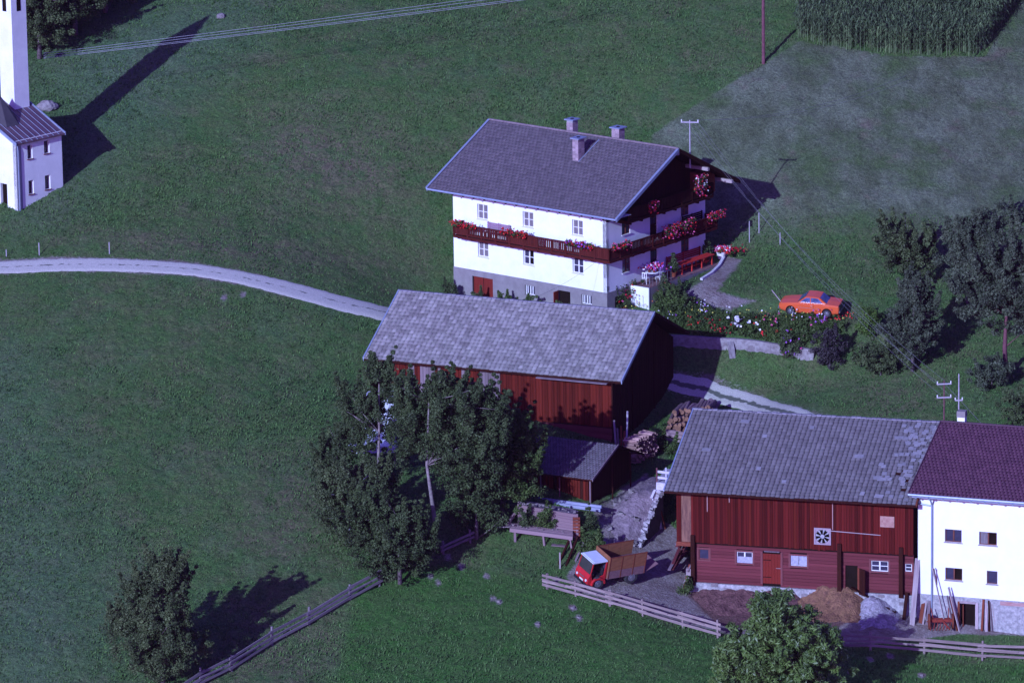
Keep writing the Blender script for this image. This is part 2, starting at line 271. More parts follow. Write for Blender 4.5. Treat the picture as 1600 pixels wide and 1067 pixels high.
def ground_material():
    m = bpy.data.materials.new('meadow'); m.use_nodes = True; n = m.node_tree.nodes; l = m.node_tree.links; b = n['Principled BSDF']; b.inputs['Roughness'].default_value = .9
    b.inputs['Specular IOR Level'].default_value = .15
    tc = n.new('ShaderNodeTexCoord')
    def noise(s, d=5, r=.6, st=None):
        k = n.new('ShaderNodeTexNoise'); k.inputs['Scale'].default_value = s; k.inputs['Detail'].default_value = d; k.inputs['Roughness'].default_value = r
        if st:
            mp = n.new('ShaderNodeMapping'); mp.inputs['Scale'].default_value = st; l.new(tc.outputs['Object'], mp.inputs[0]); l.new(mp.outputs[0], k.inputs[0])
        else: l.new(tc.outputs['Object'], k.inputs[0])
        return k.outputs[0]
    def ramp(f, pts):
        c = n.new('ShaderNodeValToRGB'); l.new(f, c.inputs[0]); e = c.color_ramp.elements
        while len(e) > len(pts): e.remove(e[-1])
        while len(e) < len(pts): e.new(.5)
        for q, (p, col) in zip(e, pts): q.position = p; q.color = (*col, 1) if len(col) == 3 else (col[0],)*3+(1,)
        return c.outputs[0]
    def mix(f, a, c, mode='MIX'):
        k = n.new('ShaderNodeMix'); k.data_type = 'RGBA'; k.blend_type = mode
        if isinstance(f, float): k.inputs[0].default_value = f
        else: l.new(f, k.inputs[0])
        for s, i in ((a, 6), (c, 7)):
            if isinstance(s, tuple): k.inputs[i].default_value = (*s, 1)
            else: l.new(s, k.inputs[i])
        return k.outputs[2]
    def math_(op, a, c):
        k = n.new('ShaderNodeMath'); k.operation = op; k.use_clamp = True
        for s, i in ((a, 0), (c, 1)):
            if isinstance(s, (int, float)): k.inputs[i].default_value = s
            else: l.new(s, k.inputs[i])
        return k.outputs[0]
    def att(name):
        a = n.new('ShaderNodeAttribute'); a.attribute_name = name; return a.outputs['Fac']
    big, med, fine, vf = noise(.11, 4), noise(.8, 5, .7), noise(5.0, 4, .75), noise(17, 2, .6)
    streak = noise(.5, 5, .7, (1, .35, 1))
    green = mix(ramp(big, [(.35, (.0,)), (.65, (1.,))]), (.056,.132,.032), (.082,.156,.038))
    green = mix(ramp(med, [(.40, (.0,)), (.68, (.75,))]), green, (.108,.134,.046))
    green = mix(ramp(streak, [(.48, (.0,)), (.75, (.5,))]), green, (.120,.180,.080))
    green = mix(ramp(noise(.33, 5, .65), [(.50, (.0,)), (.68, (.8,))]), green, (.125,.135,.058))
    green = mix(math_('MULTIPLY', att('pale_green'), .6), green, (.110,.175,.095))  # zones of paler green meadow
    def edged(a, s=.55):                    # frayed zone edge
        k = math_('ADD', a, math_('MULTIPLY', math_('SUBTRACT', med, .5), s)); k = math_('ADD', k, math_('MULTIPLY', math_('SUBTRACT', fine, .5), s*.8)); return k
    br = math_('MULTIPLY', att('brown'), ramp(med, [(.35, (.2,)), (.6, (1.,))])); br = math_('MULTIPLY', br, .9)
    c = mix(br, green, (.165,.125,.080))
    pl_ = ramp(edged(att('pale'), .25), [(.30, (.0,)), (.60, (1.,))])
    pcol = mix(ramp(streak, [(.38, (.0,)), (.62, (1.,))]), (.098,.118,.058), (.165,.195,.112))
    pcol = mix(ramp(noise(.22, 4), [(.5, (.0,)), (.68, (.8,))]), pcol, (.075,.125,.036))
    pcol = mix(ramp(noise(.35, 4), [(.58, (.0,)), (.72, (.6,))]), pcol, (.165,.110,.085))
    c = mix(pl_, c, pcol)
    lu = ramp(edged(att('lush'), .4), [(.4, (.0,)), (.6, (1.,))])
    c = mix(lu, c, mix(ramp(med, [(.35, (.0,)), (.7, (1.,))]), (.050,.148,.024), (.078,.136,.036)))
    rp = n.new('ShaderNodeVectorMath'); rp.operation = 'SCALE'; l.new(c, rp.inputs[0])
    mul = math_('MULTIPLY_ADD', fine, 1.0)
    f2 = n.new('ShaderNodeMath'); f2.operation = 'MULTIPLY_ADD'; f2.inputs[1].default_value = 2.2; f2.inputs[2].default_value = -.10; l.new(fine, f2.inputs[0])
    f3 = n.new('ShaderNodeMath'); f3.operation = 'MULTIPLY_ADD'; f3.inputs[1].default_value = 1.5; f3.inputs[2].default_value = .25; l.new(vf, f3.inputs[0])
    f4 = n.new('ShaderNodeMath'); f4.operation = 'MULTIPLY'; l.new(f2.outputs[0], f4.inputs[0]); l.new(f3.outputs[0], f4.inputs[1]); l.new(f4.outputs[0], rp.inputs['Scale'])
    c = rp.outputs[0]
    dcol = mix(ramp(fine, [(.35, (.0,)), (.65, (1.,))]), (.22,.17,.15), (.38,.33,.30)); dcol = mix(ramp(med, [(.45, (.0,)), (.7, (.8,))]), dcol, (.15,.10,.085))
    dz = ramp(edged(att('dirt'), .9), [(.44, (.0,)), (.62, (1.,))])
    c = mix(dz, c, dcol)
    mz = ramp(edged(att('manure'), .6), [(.42, (.0,)), (.6, (1.,))])
    c = mix(mz, c, mix(ramp(fine, [(.35, (.0,)), (.65, (1.,))]), (.11,.055,.045), (.21,.12,.10)))
    l.new(c, b.inputs['Base Color'])
    bp = n.new('ShaderNodeBump'); bp.inputs['Strength'].default_value = 1; bp.inputs['Distance'].default_value = .22; l.new(fine, bp.inputs['Height'])
    bp2 = n.new('ShaderNodeBump'); bp2.inputs['Strength'].default_value = .8; bp2.inputs['Distance'].default_value = .06; l.new(vf, bp2.inputs['Height']); l.new(bp.outputs[0], bp2.inputs['Normal'])
    l.new(bp2.outputs[0], b.inputs['Normal']); return m
meadow = ground_material()
gm = arr_mesh('ground', np.stack([GX, GY, GZ], -1).reshape(-1, 3), F, meadow)
for nm, a in (('dirt', z_dirt), ('pale', z_pale), ('lush', z_lush), ('brown', z_brown), ('manure', z_man), ('pale_green', z_pale_green)):
    at = gm.attributes.new(nm, 'FLOAT', 'POINT'); at.data.foreach_set('value', a.ravel().astype(np.float32))
gm.polygons.foreach_set('use_smooth', [True]*len(gm.polygons))
tag(link('ground', gm), kind='structure')
def strip(name, top, bot, n, m, dz, kind='structure'):
    """road surface between two edge lines, draped on the ground"""
    def res(P, n):
        P = [Vector((p[0], p[1], 0)) for p in P]; d = [0]
        for a, b in zip(P[:-1], P[1:]): d.append(d[-1]+(b-a).length)
        out = []
        for i in range(n+1):
            t = d[-1]*i/n; k = max(j for j in range(len(d)) if d[j] <= t+1e-6); k = min(k, len(P)-2); out.append(P[k].lerp(P[k+1], (t-d[k])/(d[k+1]-d[k])))
        return out
    A = res(top, n); B = res(bot, n); K = 10; V = []; u = []
    for i in range(n+1):
        e0 = R.uniform(-.06, .06); e1 = R.uniform(-.06, .06)
        for j in range(K+1):
            t = j/K; p = A[i].lerp(B[i], t+(e0*(1-t)+e1*t)*.5); V.append((p.x, p.y, 0)); u.append(t)
    V = np.array(V); V[:,2] = hz(V[:,0], V[:,1])+dz-.06*(np.abs(np.array(u)-.5) > .49)
    I = np.arange(len(V)).reshape(n+1, K+1); F = np.stack([I[:-1,:-1], I[1:,:-1], I[1:,1:], I[:-1,1:]], -1).reshape(-1, 4)
    me = arr_mesh(name, V, F, m); a = me.attributes.new('across', 'FLOAT', 'POINT'); a.data.foreach_set('value', np.array(u, np.float32)); me.polygons.foreach_set('use_smooth', [True]*len(F))
    return tag(link(name, me), kind=kind)
def track_material(name, wid, dens):
    m = bpy.data.materials.new(name); m.use_nodes = True; n = m.node_tree.nodes; l = m.node_tree.links; b = n['Principled BSDF']; b.inputs['Roughness'].default_value = .9
    tc = n.new('ShaderNodeTexCoord'); at = n.new('ShaderNodeAttribute'); at.attribute_name = 'across'
    n1 = n.new('ShaderNodeTexNoise'); n1.inputs['Scale'].default_value = 2.2; n1.inputs['Detail'].default_value = 6; l.new(tc.outputs['Object'], n1.inputs[0])
    n2 = n.new('ShaderNodeTexNoise'); n2.inputs['Scale'].default_value = 12; n2.inputs['Detail'].default_value = 4; l.new(tc.outputs['Object'], n2.inputs[0])
    cr = n.new('ShaderNodeValToRGB'); l.new(n2.outputs[0], cr.inputs[0]); cr.color_ramp.elements[0].position = .3; cr.color_ramp.elements[0].color = (.34,.32,.26,1); cr.color_ramp.elements[1].position = .7; cr.color_ramp.elements[1].color = (.50,.48,.40,1)
    d = n.new('ShaderNodeMath'); d.operation = 'SUBTRACT'; l.new(at.outputs['Fac'], d.inputs[0]); d.inputs[1].default_value = .52
    ab = n.new('ShaderNodeMath'); ab.operation = 'ABSOLUTE'; l.new(d.outputs[0], ab.inputs[0])
    s = n.new('ShaderNodeMath'); s.operation = 'MULTIPLY_ADD'; l.new(n1.outputs[0], s.inputs[0]); s.inputs[1].default_value = -.35; l.new(ab.outputs[0], s.inputs[2])
    r = n.new('ShaderNodeMapRange'); l.new(s.outputs[0], r.inputs[0]); r.inputs[1].default_value = wid-.175; r.inputs[2].default_value = wid-.175-.05; r.inputs[3].default_value = 0; r.inputs[4].default_value = dens
    mx = n.new('ShaderNodeMix'); mx.data_type = 'RGBA'; l.new(r.outputs[0], mx.inputs[0]); l.new(cr.outputs[0], mx.inputs[6]); mx.inputs[7].default_value = (.05,.06,.04,1)
    l.new(mx.outputs[2], b.inputs['Base Color']); bp = n.new('ShaderNodeBump'); bp.inputs['Distance'].default_value = .04; l.new(n2.outputs[0], bp.inputs['Height']); l.new(bp.outputs[0], b.inputs['Normal']); return m
strip('gravel_road', [(-44.96,5.25,2.65),(-42.29,5.43,2.74),(-39.60,5.41,2.87),(-37.80,5.29,2.94),(-35.10,4.94,2.98),(-31.94,4.43,2.91),(-28.81,4.03,2.73),(-26.12,3.47,2.41),(-23.44,2.90,1.96),(-20.77,2.47,1.38),(-18.10,1.85,0.71),(-15.45,1.66,0.03),(-11.93,2.94,-1.09),(-9.26,2.01,-1.49)],
      [(-44.84,3.69,2.20),(-42.17,3.77,2.28),(-39.49,3.63,2.38),(-37.69,3.50,2.45),(-35.00,3.13,2.50),(-31.86,2.72,2.46),(-28.74,2.35,2.29),(-26.05,1.64,1.94),(-23.38,0.88,1.45),(-20.71,0.13,0.86),(-18.05,-0.69,0.25),(-15.41,-1.12,-0.32),(-11.90,-1.07,-1.21),(-9.25,-1.56,-1.72)], 130, track_material('track_gravel', .03, .8), .06)
strip('farm_road', [(1.50,-3.46,-2.63),(4.55,-4.03,-3.57),(6.75,-3.96,-3.95),(8.04,-4.62,-4.43),(9.54,-5.43,-4.64),(10.80,-6.47,-4.79),(12.42,-9.16,-4.64),(13.82,-11.39,-4.68),(16.08,-13.31,-4.96)],
      [(1.45,-5.12,-3.55),(4.50,-5.57,-4.48),(6.46,-5.71,-4.93),(7.74,-6.43,-5.21),(8.80,-7.35,-5.29),(9.82,-8.90,-5.25),(11.23,-11.26,-5.08),(12.45,-12.79,-5.17),(14.69,-15.09,-5.56)], 60, track_material('rutted_gravel', .13, .9), .06)
# ---------------------------------------------------------------- building helpers
RZ = {'front': -math.pi/2, 'gable': 0}          # openings are modelled x = right, y = into the wall, z = up
def wall(name, parent, face, org, W, Hh, m, holes=(), depth=.16, top=None, nokids=False):
    """wall sheet with real openings and their reveals; org = lower left corner seen from outside"""
    xs = sorted({0, W, *[h[0] for h in holes], *[h[0]+h[2] for h in holes]}); zs = sorted({0, Hh, *[h[1] for h in holes], *[h[1]+h[3] for h in holes]})
    mb = MB()
    for a, b in zip(xs[:-1], xs[1:]):
        for c, d in zip(zs[:-1], zs[1:]):
            mx, mz = (a+b)/2, (c+d)/2
            if any(h[0] < mx < h[0]+h[2] and h[1] < mz < h[1]+h[3] for h in holes): continue
            mb.poly([(a,0,c),(b,0,c),(b,0,d),(a,0,d)])
    for x, z, w_, h_ in [h[:4] for h in holes]:
        D = depth
        mb.poly([(x,0,z),(x,0,z+h_),(x,D,z+h_),(x,D,z)]); mb.poly([(x+w_,0,z),(x+w_,D,z),(x+w_,D,z+h_),(x+w_,0,z+h_)])
        mb.poly([(x,0,z),(x,D,z),(x+w_,D,z),(x+w_,0,z)]); mb.poly([(x,0,z+h_),(x+w_,0,z+h_),(x+w_,D,z+h_),(x,D,z+h_)])
    if top: mb.poly([(p[0],0,p[1]) for p in top])
    mb.poly([(0,.3,0),(0,.3,Hh),(W,.3,Hh),(W,.3,0)])
    mb.poly([(0,0,Hh),(W,0,Hh),(W,.3,Hh),(0,.3,Hh)]); mb.poly([(0,0,0),(0,0,Hh),(0,.3,Hh),(0,.3,0)]); mb.poly([(W,0,0),(W,.3,0),(W,.3,Hh),(W,0,Hh)])
    return mb.build(name, m, parent, loc=org, rz=RZ[face])
WC = {}
def window(parent, face, loc, w_, h_, fm, cols=2, rows=2, curt=True, open_=0, sill=None, depth=.13, dark_back=True, bars=0, name='window', label=None):
    """casement: frame mesh, glass panes, net curtain behind; origin lower left"""
    k = (w_, h_, fm.name, cols, rows, bars)
    if k not in WC:
        t = .055; mb = MB()
        mb.box(0,w_,0,.06,0,t); mb.box(0,w_,0,.06,h_-t,h_); mb.box(0,t,0,.06,t,h_-t); mb.box(w_-t,w_,0,.06,t,h_-t)
        for i in range(1, cols): x = w_*i/cols; mb.box(x-.045,x+.045,-.012,.055,t,h_-t)
        for i in range(cols):
            for j in range(1, rows):
                z = h_*j/rows; x0 = w_*i/cols+(.045 if i else t); x1 = w_*(i+1)/cols-(.045 if i < cols-1 else t); mb.box(x0,x1,.004,.05,z-.022,z+.022)
        for b in range(bars): x = w_*(b+1)/(bars+1); mb.box(x-.035,x+.035,-.05,-.01,t,h_-t)
        pane = MB().box(.05,w_/cols-.01,.025,.035,.05,h_-.05).mesh('pane', glass)
        cur = MB().box(.06,w_/cols-.03,.075,.085,.05,h_-.05).mesh('curtain', curtain)
        WC[k] = (mb.mesh('window', fm), pane, cur, MB().box(.01,w_-.01,.12,.13,0.01,h_-.01).mesh('room_shade', dark))
    me, pane, cur, rs = WC[k]
    o = link(name, me, parent, None, RZ[face]); d = Matrix.Rotation(RZ[face], 3, 'Z') @ Vector((0, depth, 0)); o.location = Vector(loc)+d
    if label: o['label'] = label
    for i in range(cols):
        if open_ and i == cols-1:
            q = link('casement', MB().box(-w_/cols+.02,0,0,.04,.03,.08).box(-w_/cols+.02,0,0,.04,h_-.1,h_-.05).box(-w_/cols+.02,-w_/cols+.07,0,.04,.08,h_-.1).box(-.05,0,0,.04,.08,h_-.1).mesh('casement', fm), o, (w_-.04,-.03,0)); q.rotation_euler = (0,0,open_)
            continue
        if curt and R.random() < .75: link('curtain', cur, o, (w_*i/cols-.0, -.068, 0))     # net curtain close behind the glass
        else: link('pane', pane, o, (w_*i/cols, 0, 0))
    link('room_shade', rs, o)
    if sill: link('sill', MB().box(-.06,w_+.06,-depth-.07,-.005,-.05,-.002).mesh('sill', sill), o)
    return o
def tiles(name, parent, P0, au, up, nu, nv, wd, ex, m, t=.022, crown=0, jit=.012, holes=None, bond=.5):
    P0 = np.array(P0, float); au = np.array(au, float); up = np.array(up, float); nr = np.cross(au, up); nr /= np.linalg.norm(nr)
    if nr[2] < 0: nr = -nr
    V = []; F = []; rn = []; k = 0
    for j in range(nv):
        off = (bond if j % 2 else 0)*wd
        for i in range(-1, nu+1):
            a0 = max(0, i*wd+off); a1 = min(nu*wd, (i+1)*wd+off)
            if a1-a0 < .05: continue
            if holes and holes((a0+a1)/2, j*ex): continue
            g = .02; da = NR.normal(0, jit, 4); lift = t*(1.9+NR.normal(0, .35)); b0 = j*ex+da[0]; b1 = j*ex+ex*1.12
            if j == nv-1: b1 = j*ex+ex
            bot = P0+up*b0; top = P0+up*b1
            if crown: xs = (a0+g, (a0+a1)/2, a1-g); hs = (0, crown, 0)
            else: xs = (a0+g, a1-g); hs = (0, 0)
            K = len(xs)
            for (q, L) in ((bot, lift), (top, t*.75)):
                for x, h in zip(xs, hs): V.append(q+au*x+nr*(L+h))
            for (q, L) in ((bot, 0), (top, 0)):
                for x in xs: V.append(q+au*x+nr*L)
            r_ = NR.random()
            for c in range(K-1): F.append((k+c,k+c+1,k+K+c+1,k+K+c)); rn.append(r_); F.append((k+2*K+c,k+2*K+c+1,k+c+1,k+c)); rn.append(r_*.3)
            F.append((k+2*K,k,k+K,k+3*K)); rn.append(1.5); F.append((k+K-1,k+3*K-1,k+4*K-1,k+2*K-1)); rn.append(1.5)  # side faces coloured paler, as if the low sun caught them
            k += 4*K
    return tag(link(name, arr_mesh(name, V, F, m, rn), parent), kind='stuff')
def roof_slab(mb, x0, z0, x1, z1, y0, y1, t):       # sloping slab, top surface through (x0,z0)-(x1,z1)
    mb.hull8([(x0,y0,z0-t),(x1,y0,z1-t),(x1,y1,z1-t),(x0,y1,z0-t),(x0,y0,z0),(x1,y0,z1),(x1,y1,z1),(x0,y1,z0)])
# ---------------------------------------------------------------- plants
def leaf_cloud(cent, per, rad, size, rng, up=.35, aspect=1.7):
    n = len(cent)*per; c = np.repeat(cent, per, 0); rr = np.repeat(rad, per)[:, None]
    p = rng.normal(0, 1, (n, 3)); p /= np.linalg.norm(p, axis=1)[:, None]+1e-9; p = c+p*rr*(rng.random((n, 1))**.45)*np.array([1,1,.8])
    nn = (p-c)/np.maximum(rr, .01)+rng.normal(0, .75, (n, 3)); nn[:,2] += up; nn /= np.linalg.norm(nn, axis=1)[:, None]
    t = np.cross(nn, rng.normal(0, 1, (n, 3))); t /= np.linalg.norm(t, axis=1)[:, None]+1e-9; b = np.cross(nn, t)
    s = size*(.55+.9*rng.random((n, 1))); t = t*s*aspect*.5; b = b*s*.5
    V = np.stack([p-t, p-b*.9+t*.1, p+t, p+b*.9+t*.1], 1).reshape(-1, 3); F = np.arange(n*4).reshape(-1, 4)
    rc = np.repeat(rng.random(len(cent)), per); return V, F, np.clip(.55*rc+.45*rng.random(n), 0, 1)
def blob_centres(blobs, n, rng, shell=.55):
    vol = np.array([b[3]*b[4]*b[5] for b in blobs])**.75; vol /= vol.sum(); out = []
    for b, v in zip(blobs, vol):
        k = max(3, int(n*v)); d = rng.normal(0, 1, (k, 3)); d /= np.linalg.norm(d, axis=1)[:, None]
        r = (shell+(1-shell)*rng.random((k, 1))**.7)*(1+.16*rng.normal(0, 1, (k, 1))); out.append(np.array(b[:3])+d*r*np.array(b[3:6]))
    return np.concatenate(out)
def tree(name, label, base, blobs, trunk, m, cat='tree', n=150, per=60, size=.17, crad=.42, group=None, seed=1, up=.3, spikes=None, limbs=14, barkm=None, shell=.3, tr=.16, aspect=1.7, clear=0):
    """blobs: (dx,dy,dz,rx,ry,rz) relative to the base; trunk: list of points"""
    size *= .64; per = int(per*2.1); rng = np.random.default_rng(seed); t = thing(name, label, cat, base, 0, group)
    cen = blob_centres(blobs, n, rng, shell); cen = cen[cen[:,2] > .15]
    if clear: cen = cen[~((np.abs(cen[:,0]-np.interp(cen[:,2],[p[2] for p in trunk],[p[0] for p in trunk])) < .34)&(cen[:,2] < clear)&(cen[:,1] < .5))]
    rad = crad*(.5+.9*rng.random(len(cen)))
    ns = spikes if spikes is not None else len(cen)//5; top = cen[np.argsort(-(cen[:,2]+rng.normal(0, 1.2, len(cen))+.5*np.hypot(cen[:,0],cen[:,1])))][:ns*2]; ec = []; er = []
    for c in top[rng.choice(len(top), min(ns, len(top)), replace=False)]:
        d_ = np.array([c[0]*.12+rng.normal(0,.2), c[1]*.12+rng.normal(0,.2), 1.]); L_ = crad*(1.6+2.4*rng.random())
        for q in range(4): ec.append(c+d_*L_*(q+1)/4); er.append(crad*(.75-.15*q))
    if ec: cen = np.concatenate([cen, np.array(ec)]); rad = np.concatenate([rad, np.array(er)])
    V, F, rn = leaf_cloud(cen, per, rad, size, rng, up, aspect)
    link('crown', arr_mesh('crown', V, F, m, rn), t)
    if trunk:
        mb = MB(); k = len(trunk); mb.tube(trunk, [tr*(1-.75*i/(k-1)) for i in range(k)], n=8)
        for i in rng.choice(len(cen), min(limbs, len(cen)), replace=False):
            c = Vector(cen[i]); 
            if c.z < clear: continue
            q = min([p for p in trunk if p[2] >= clear*.4] or trunk, key=lambda p: (Vector(p)-c).length+max(0, p[2]-c.z)*2); q = Vector(q)
            mid = q.lerp(c, .5)+Vector((rng.normal(0,.15), rng.normal(0,.15), -.1)); mb.tube([q, mid, c], [tr*.22, tr*.13, .012], n=5)
        mb.build('trunk', barkm or bark, t, smooth=True)
    return t
def blossom_mesh(name, pts, size, mats, rng, per=3):
    n = len(pts)*per; p = np.repeat(pts, per, 0)+rng.normal(0, size*.25, (n, 3)); nn = rng.normal(0, 1, (n, 3))+np.array([-.3,-.5,.8]); nn /= np.linalg.norm(nn, axis=1)[:, None]
    t = np.cross(nn, rng.normal(0,1,(n,3))); t /= np.linalg.norm(t, axis=1)[:, None]+1e-9; b = np.cross(nn, t); s = size*(.6+.7*rng.random((n,1)))
    V = np.stack([p-t*s*.5, p-b*s*.5, p+t*s*.5, p+b*s*.5], 1).reshape(-1, 3); F = np.arange(n*4).reshape(-1, 4)
    me = arr_mesh(name, V, F, mats, rng.random(n))
    if len(mats) > 1: me.polygons.foreach_set('material_index', np.repeat(rng.integers(0, len(mats), len(pts)), per).astype(np.int32))
    return me
def LF(me, parent): return tag(link('flowers', me, parent), kind='stuff')
def flower_box(label, loc, rz, L, cols, group, dens=1., hang=.3, seed=0, h=.32):
    rng = np.random.default_rng(seed+77); t = thing('flower_box', label, 'flower box', loc, rz, group)
    MB().box(0,L,-.12,.10,-.02,.16).build('trough', darkwood, t)
    n = int(22*L*dens); c = np.stack([rng.random(n)*L, rng.normal(-.06,.12,n), .12+rng.random(n)*h-hang*.4*rng.random(n)], 1)
    V, F, rn = leaf_cloud(c, 14, np.full(n, .12), .08, rng); link('foliage', arr_mesh('foliage', V, F, leafs['mid'], rn), t)
    n = int(55*L*dens); c = np.stack([rng.random(n)*(L+.2)-.1, rng.normal(-.12,.13,n), .16+rng.random(n)*h*1.15-hang*rng.random(n)**2], 1)
    LF(blossom_mesh('flowers', c, .11, [petal[k] for k in cols], rng), t); return t
# ================================================================ FARMHOUSE
fh = thing('farmhouse', 'large white two-storey farmhouse with grey shingle roof and wooden flower balconies', 'house', (0,0,0), .89837)
FW, FL = 11.45, 13.55; SLO = .5035; EZ = 6.93
# plinth, front and gable walls
def fhf(y, z): return (FL-y, z)                # local y -> distance from the left end, for front-face openings
up_h = [(FL-y, z-1.15, .93, 1.08) for y in (11.37, 7.32, 2.97) for z in (2.2, 4.9)]
wall('wall', fh, 'front', (0,FL,1.15), FL, 6.35, white, up_h)
wall('wall', fh, 'gable', (0,0,1.15), FW, 6.45, white, [(x, z-1.15, .92, 1.08) for x in (1.78, 8.59) for z in (2.2, 4.9)]+[(5.0, .15, .84, 2.0), (5.0, 2.7, .84, 2.1)])
pl_h = [(1.69,1.62,1.84,2.10), (6.39,3.06,0.88,0.68), (9.30,1.78,1.10,2.00), (11.38,3.10,0.90,0.68)]
wall('plinth', fh, 'front', (-.04,FL+.03,-3), FL+.06, 4.147, plinth, pl_h, depth=.2)
wall('plinth', fh, 'gable', (-.037,-.04,-3), FW+.06, 4.147, plinth, [(.9, 2.9, 1.3, .8)], depth=.3)
MB().box(.8,2.3,.1,.25,-.3,.9).build('cellar_opening', dark, fh)
mb = MB(); mb.box(.3,FW,FL-.3,FL,-3,7.55); mb.box(FW-.3,FW,.3,FL-.3,-3,7.55); mb.box(.32,FW-.32,.32,FL-.32,-.2,7.2); mb.build('inner_walls', white, fh)
for k, (y, z) in enumerate([(y, z) for y in (11.37, 7.32, 2.97) for z in (2.2, 4.9)]):
    window(fh, 'front', (0, y, z), .93, 1.08, framew, curt=(k not in (2, 4)), open_=(-.9 if k == 2 else 0), sill=framew)
for x in (1.78, 8.59):
    for z in (2.2, 4.9): window(fh, 'gable', (x, 0, z), .92, 1.08, frameb, curt=False, sill=framew, depth=.04)
for z, h_ in ((1.3, 2.0), (3.85, 2.1)):
    d = MB().box(.02,.82,.0,.06,0,h_-.02).build('door', darkwood, fh, loc=(5.0,.08,z)); MB().box(.12,.38,-.01,.0,h_*.55,h_-.25).box(.46,.72,-.01,.0,h_*.55,h_-.25).build('pane', glass, d); MB().tube([(.7,-.05,1.0),(.7,.0,1.0)], .03).build('handle', chrome, d)
y0, z0 = 13.55-pl_h[0][0], pl_h[0][1]-3
gd = thing('garage_door', None, None, (-.04, y0, z0)); gd.parent = fh; gd.rotation_euler = (0,0,RZ['front']); del_keys = [gd.pop(k) for k in list(gd.keys()) if k in ('label', 'category')]
for i in range(12): piece('board', gd, .03+i*.148, .03+i*.148+.14, .10, .14, .02, 2.08, doorred)
MB().box(0,.05,.06,.18,0,2.1).box(1.79,1.84,.06,.18,0,2.1).box(.9,.94,.08,.16,0,2.1).build('door_frame', darkwood, gd)
for h_ in (pl_h[1], pl_h[3]): window(fh, 'front', (-.04, 13.55+.03-h_[0], h_[1]-3), h_[2], h_[3], framew, cols=2, rows=1, curt=False, bars=3, depth=.13, sill=plinth)
h_ = pl_h[2]; MB().box(.0,h_[2],.18,.22,0,h_[3]).build('cellar_doorway', dark, fh, loc=(-.04,13.55+.03-h_[0],h_[1]-3), rz=RZ['front'])
MB().box(0,.06,-.5,0,0,h_[3]-.05).build('cellar_door_leaf', doorred, fh, loc=(-.04,13.55+.03-h_[0],h_[1]-3), rz=RZ['front'])
# roof
hw = 5.725+1.394; RH = EZ+SLO*hw; ry0, ry1 = -2.01, 14.70
mb = MB(); roof_slab(mb, -1.394, EZ, 5.725, RH, ry0, ry1, .16); roof_slab(mb, 5.725, RH, 12.844, EZ, ry0, ry1, .16)
roof = mb.build('roof', darkwood, fh)
ln = math.hypot(hw, SLO*hw); u1 = ((hw)/ln, 0, SLO*hw/ln)
tiles('shingles', roof, (-1.394, ry0+.03, EZ+.005), (0,1,0), u1, 55, 27, .3025, ln/27, slate1)
tiles('shingles', roof, (12.844, ry0+.03, EZ+.005), (0,1,0), (-u1[0],0,u1[2]), 28, 14, .595, ln/14, slate1)
mb = MB(); mb.tube([(5.725,ry0,RH+.03),(5.725,ry1,RH+.03)], .09, n=6); mb.build('ridge_cap', ridgem, roof)
for s in (ry0-.03, ry1): # verge flashings, both slopes
    mb = MB()
    for (xa, za, xb, zb) in ((-1.43,EZ-.02,5.725,RH), (5.725,RH,12.88,EZ-.02)):
        if xa > 0: mb = MB()
        mb.hull8([(xa,s,za-.19),(xb,s,zb-.19),(xb,s+.03,zb-.19),(xa,s+.03,za-.19),(xa,s-.01,za+.07),(xb,s-.01,zb+.07),(xb,s+.16,zb+.07),(xa,s+.16,za+.07)])
        mb.build('verge_flashing', metal if xa < 0 or s > 0 else darkwood, roof)
mb = MB(); mb.tube([(-1.47,ry0,EZ-.06),(-1.47,ry1,EZ-.06)], .075, n=8); mb.build('gutter', metal, roof)
for i in range(18): piece('rafter_end', roof, -1.33,-.02, ry0+.3+i*.95, ry0+.42+i*.95, EZ-.30, EZ-.17, darkwood, (0,-math.atan(SLO),0)).location.z += .3
MB().box(-1.33,.3,ry0+.05,ry1-.05,EZ-.02,EZ-.01).build('soffit', white, roof)
for (xx, ll) in ((5.725, .6), (9.2, .55), (2.3, .55), (12.0,.35)):          # purlin ends under the gable overhang
    zz = RH-SLO*abs(xx-5.725)-.32; piece('purlin', roof, xx-.1, xx+.1, ry0+.02-ll*0, .0, zz-.12, zz+.12, timber if xx > 5 else darkwood)
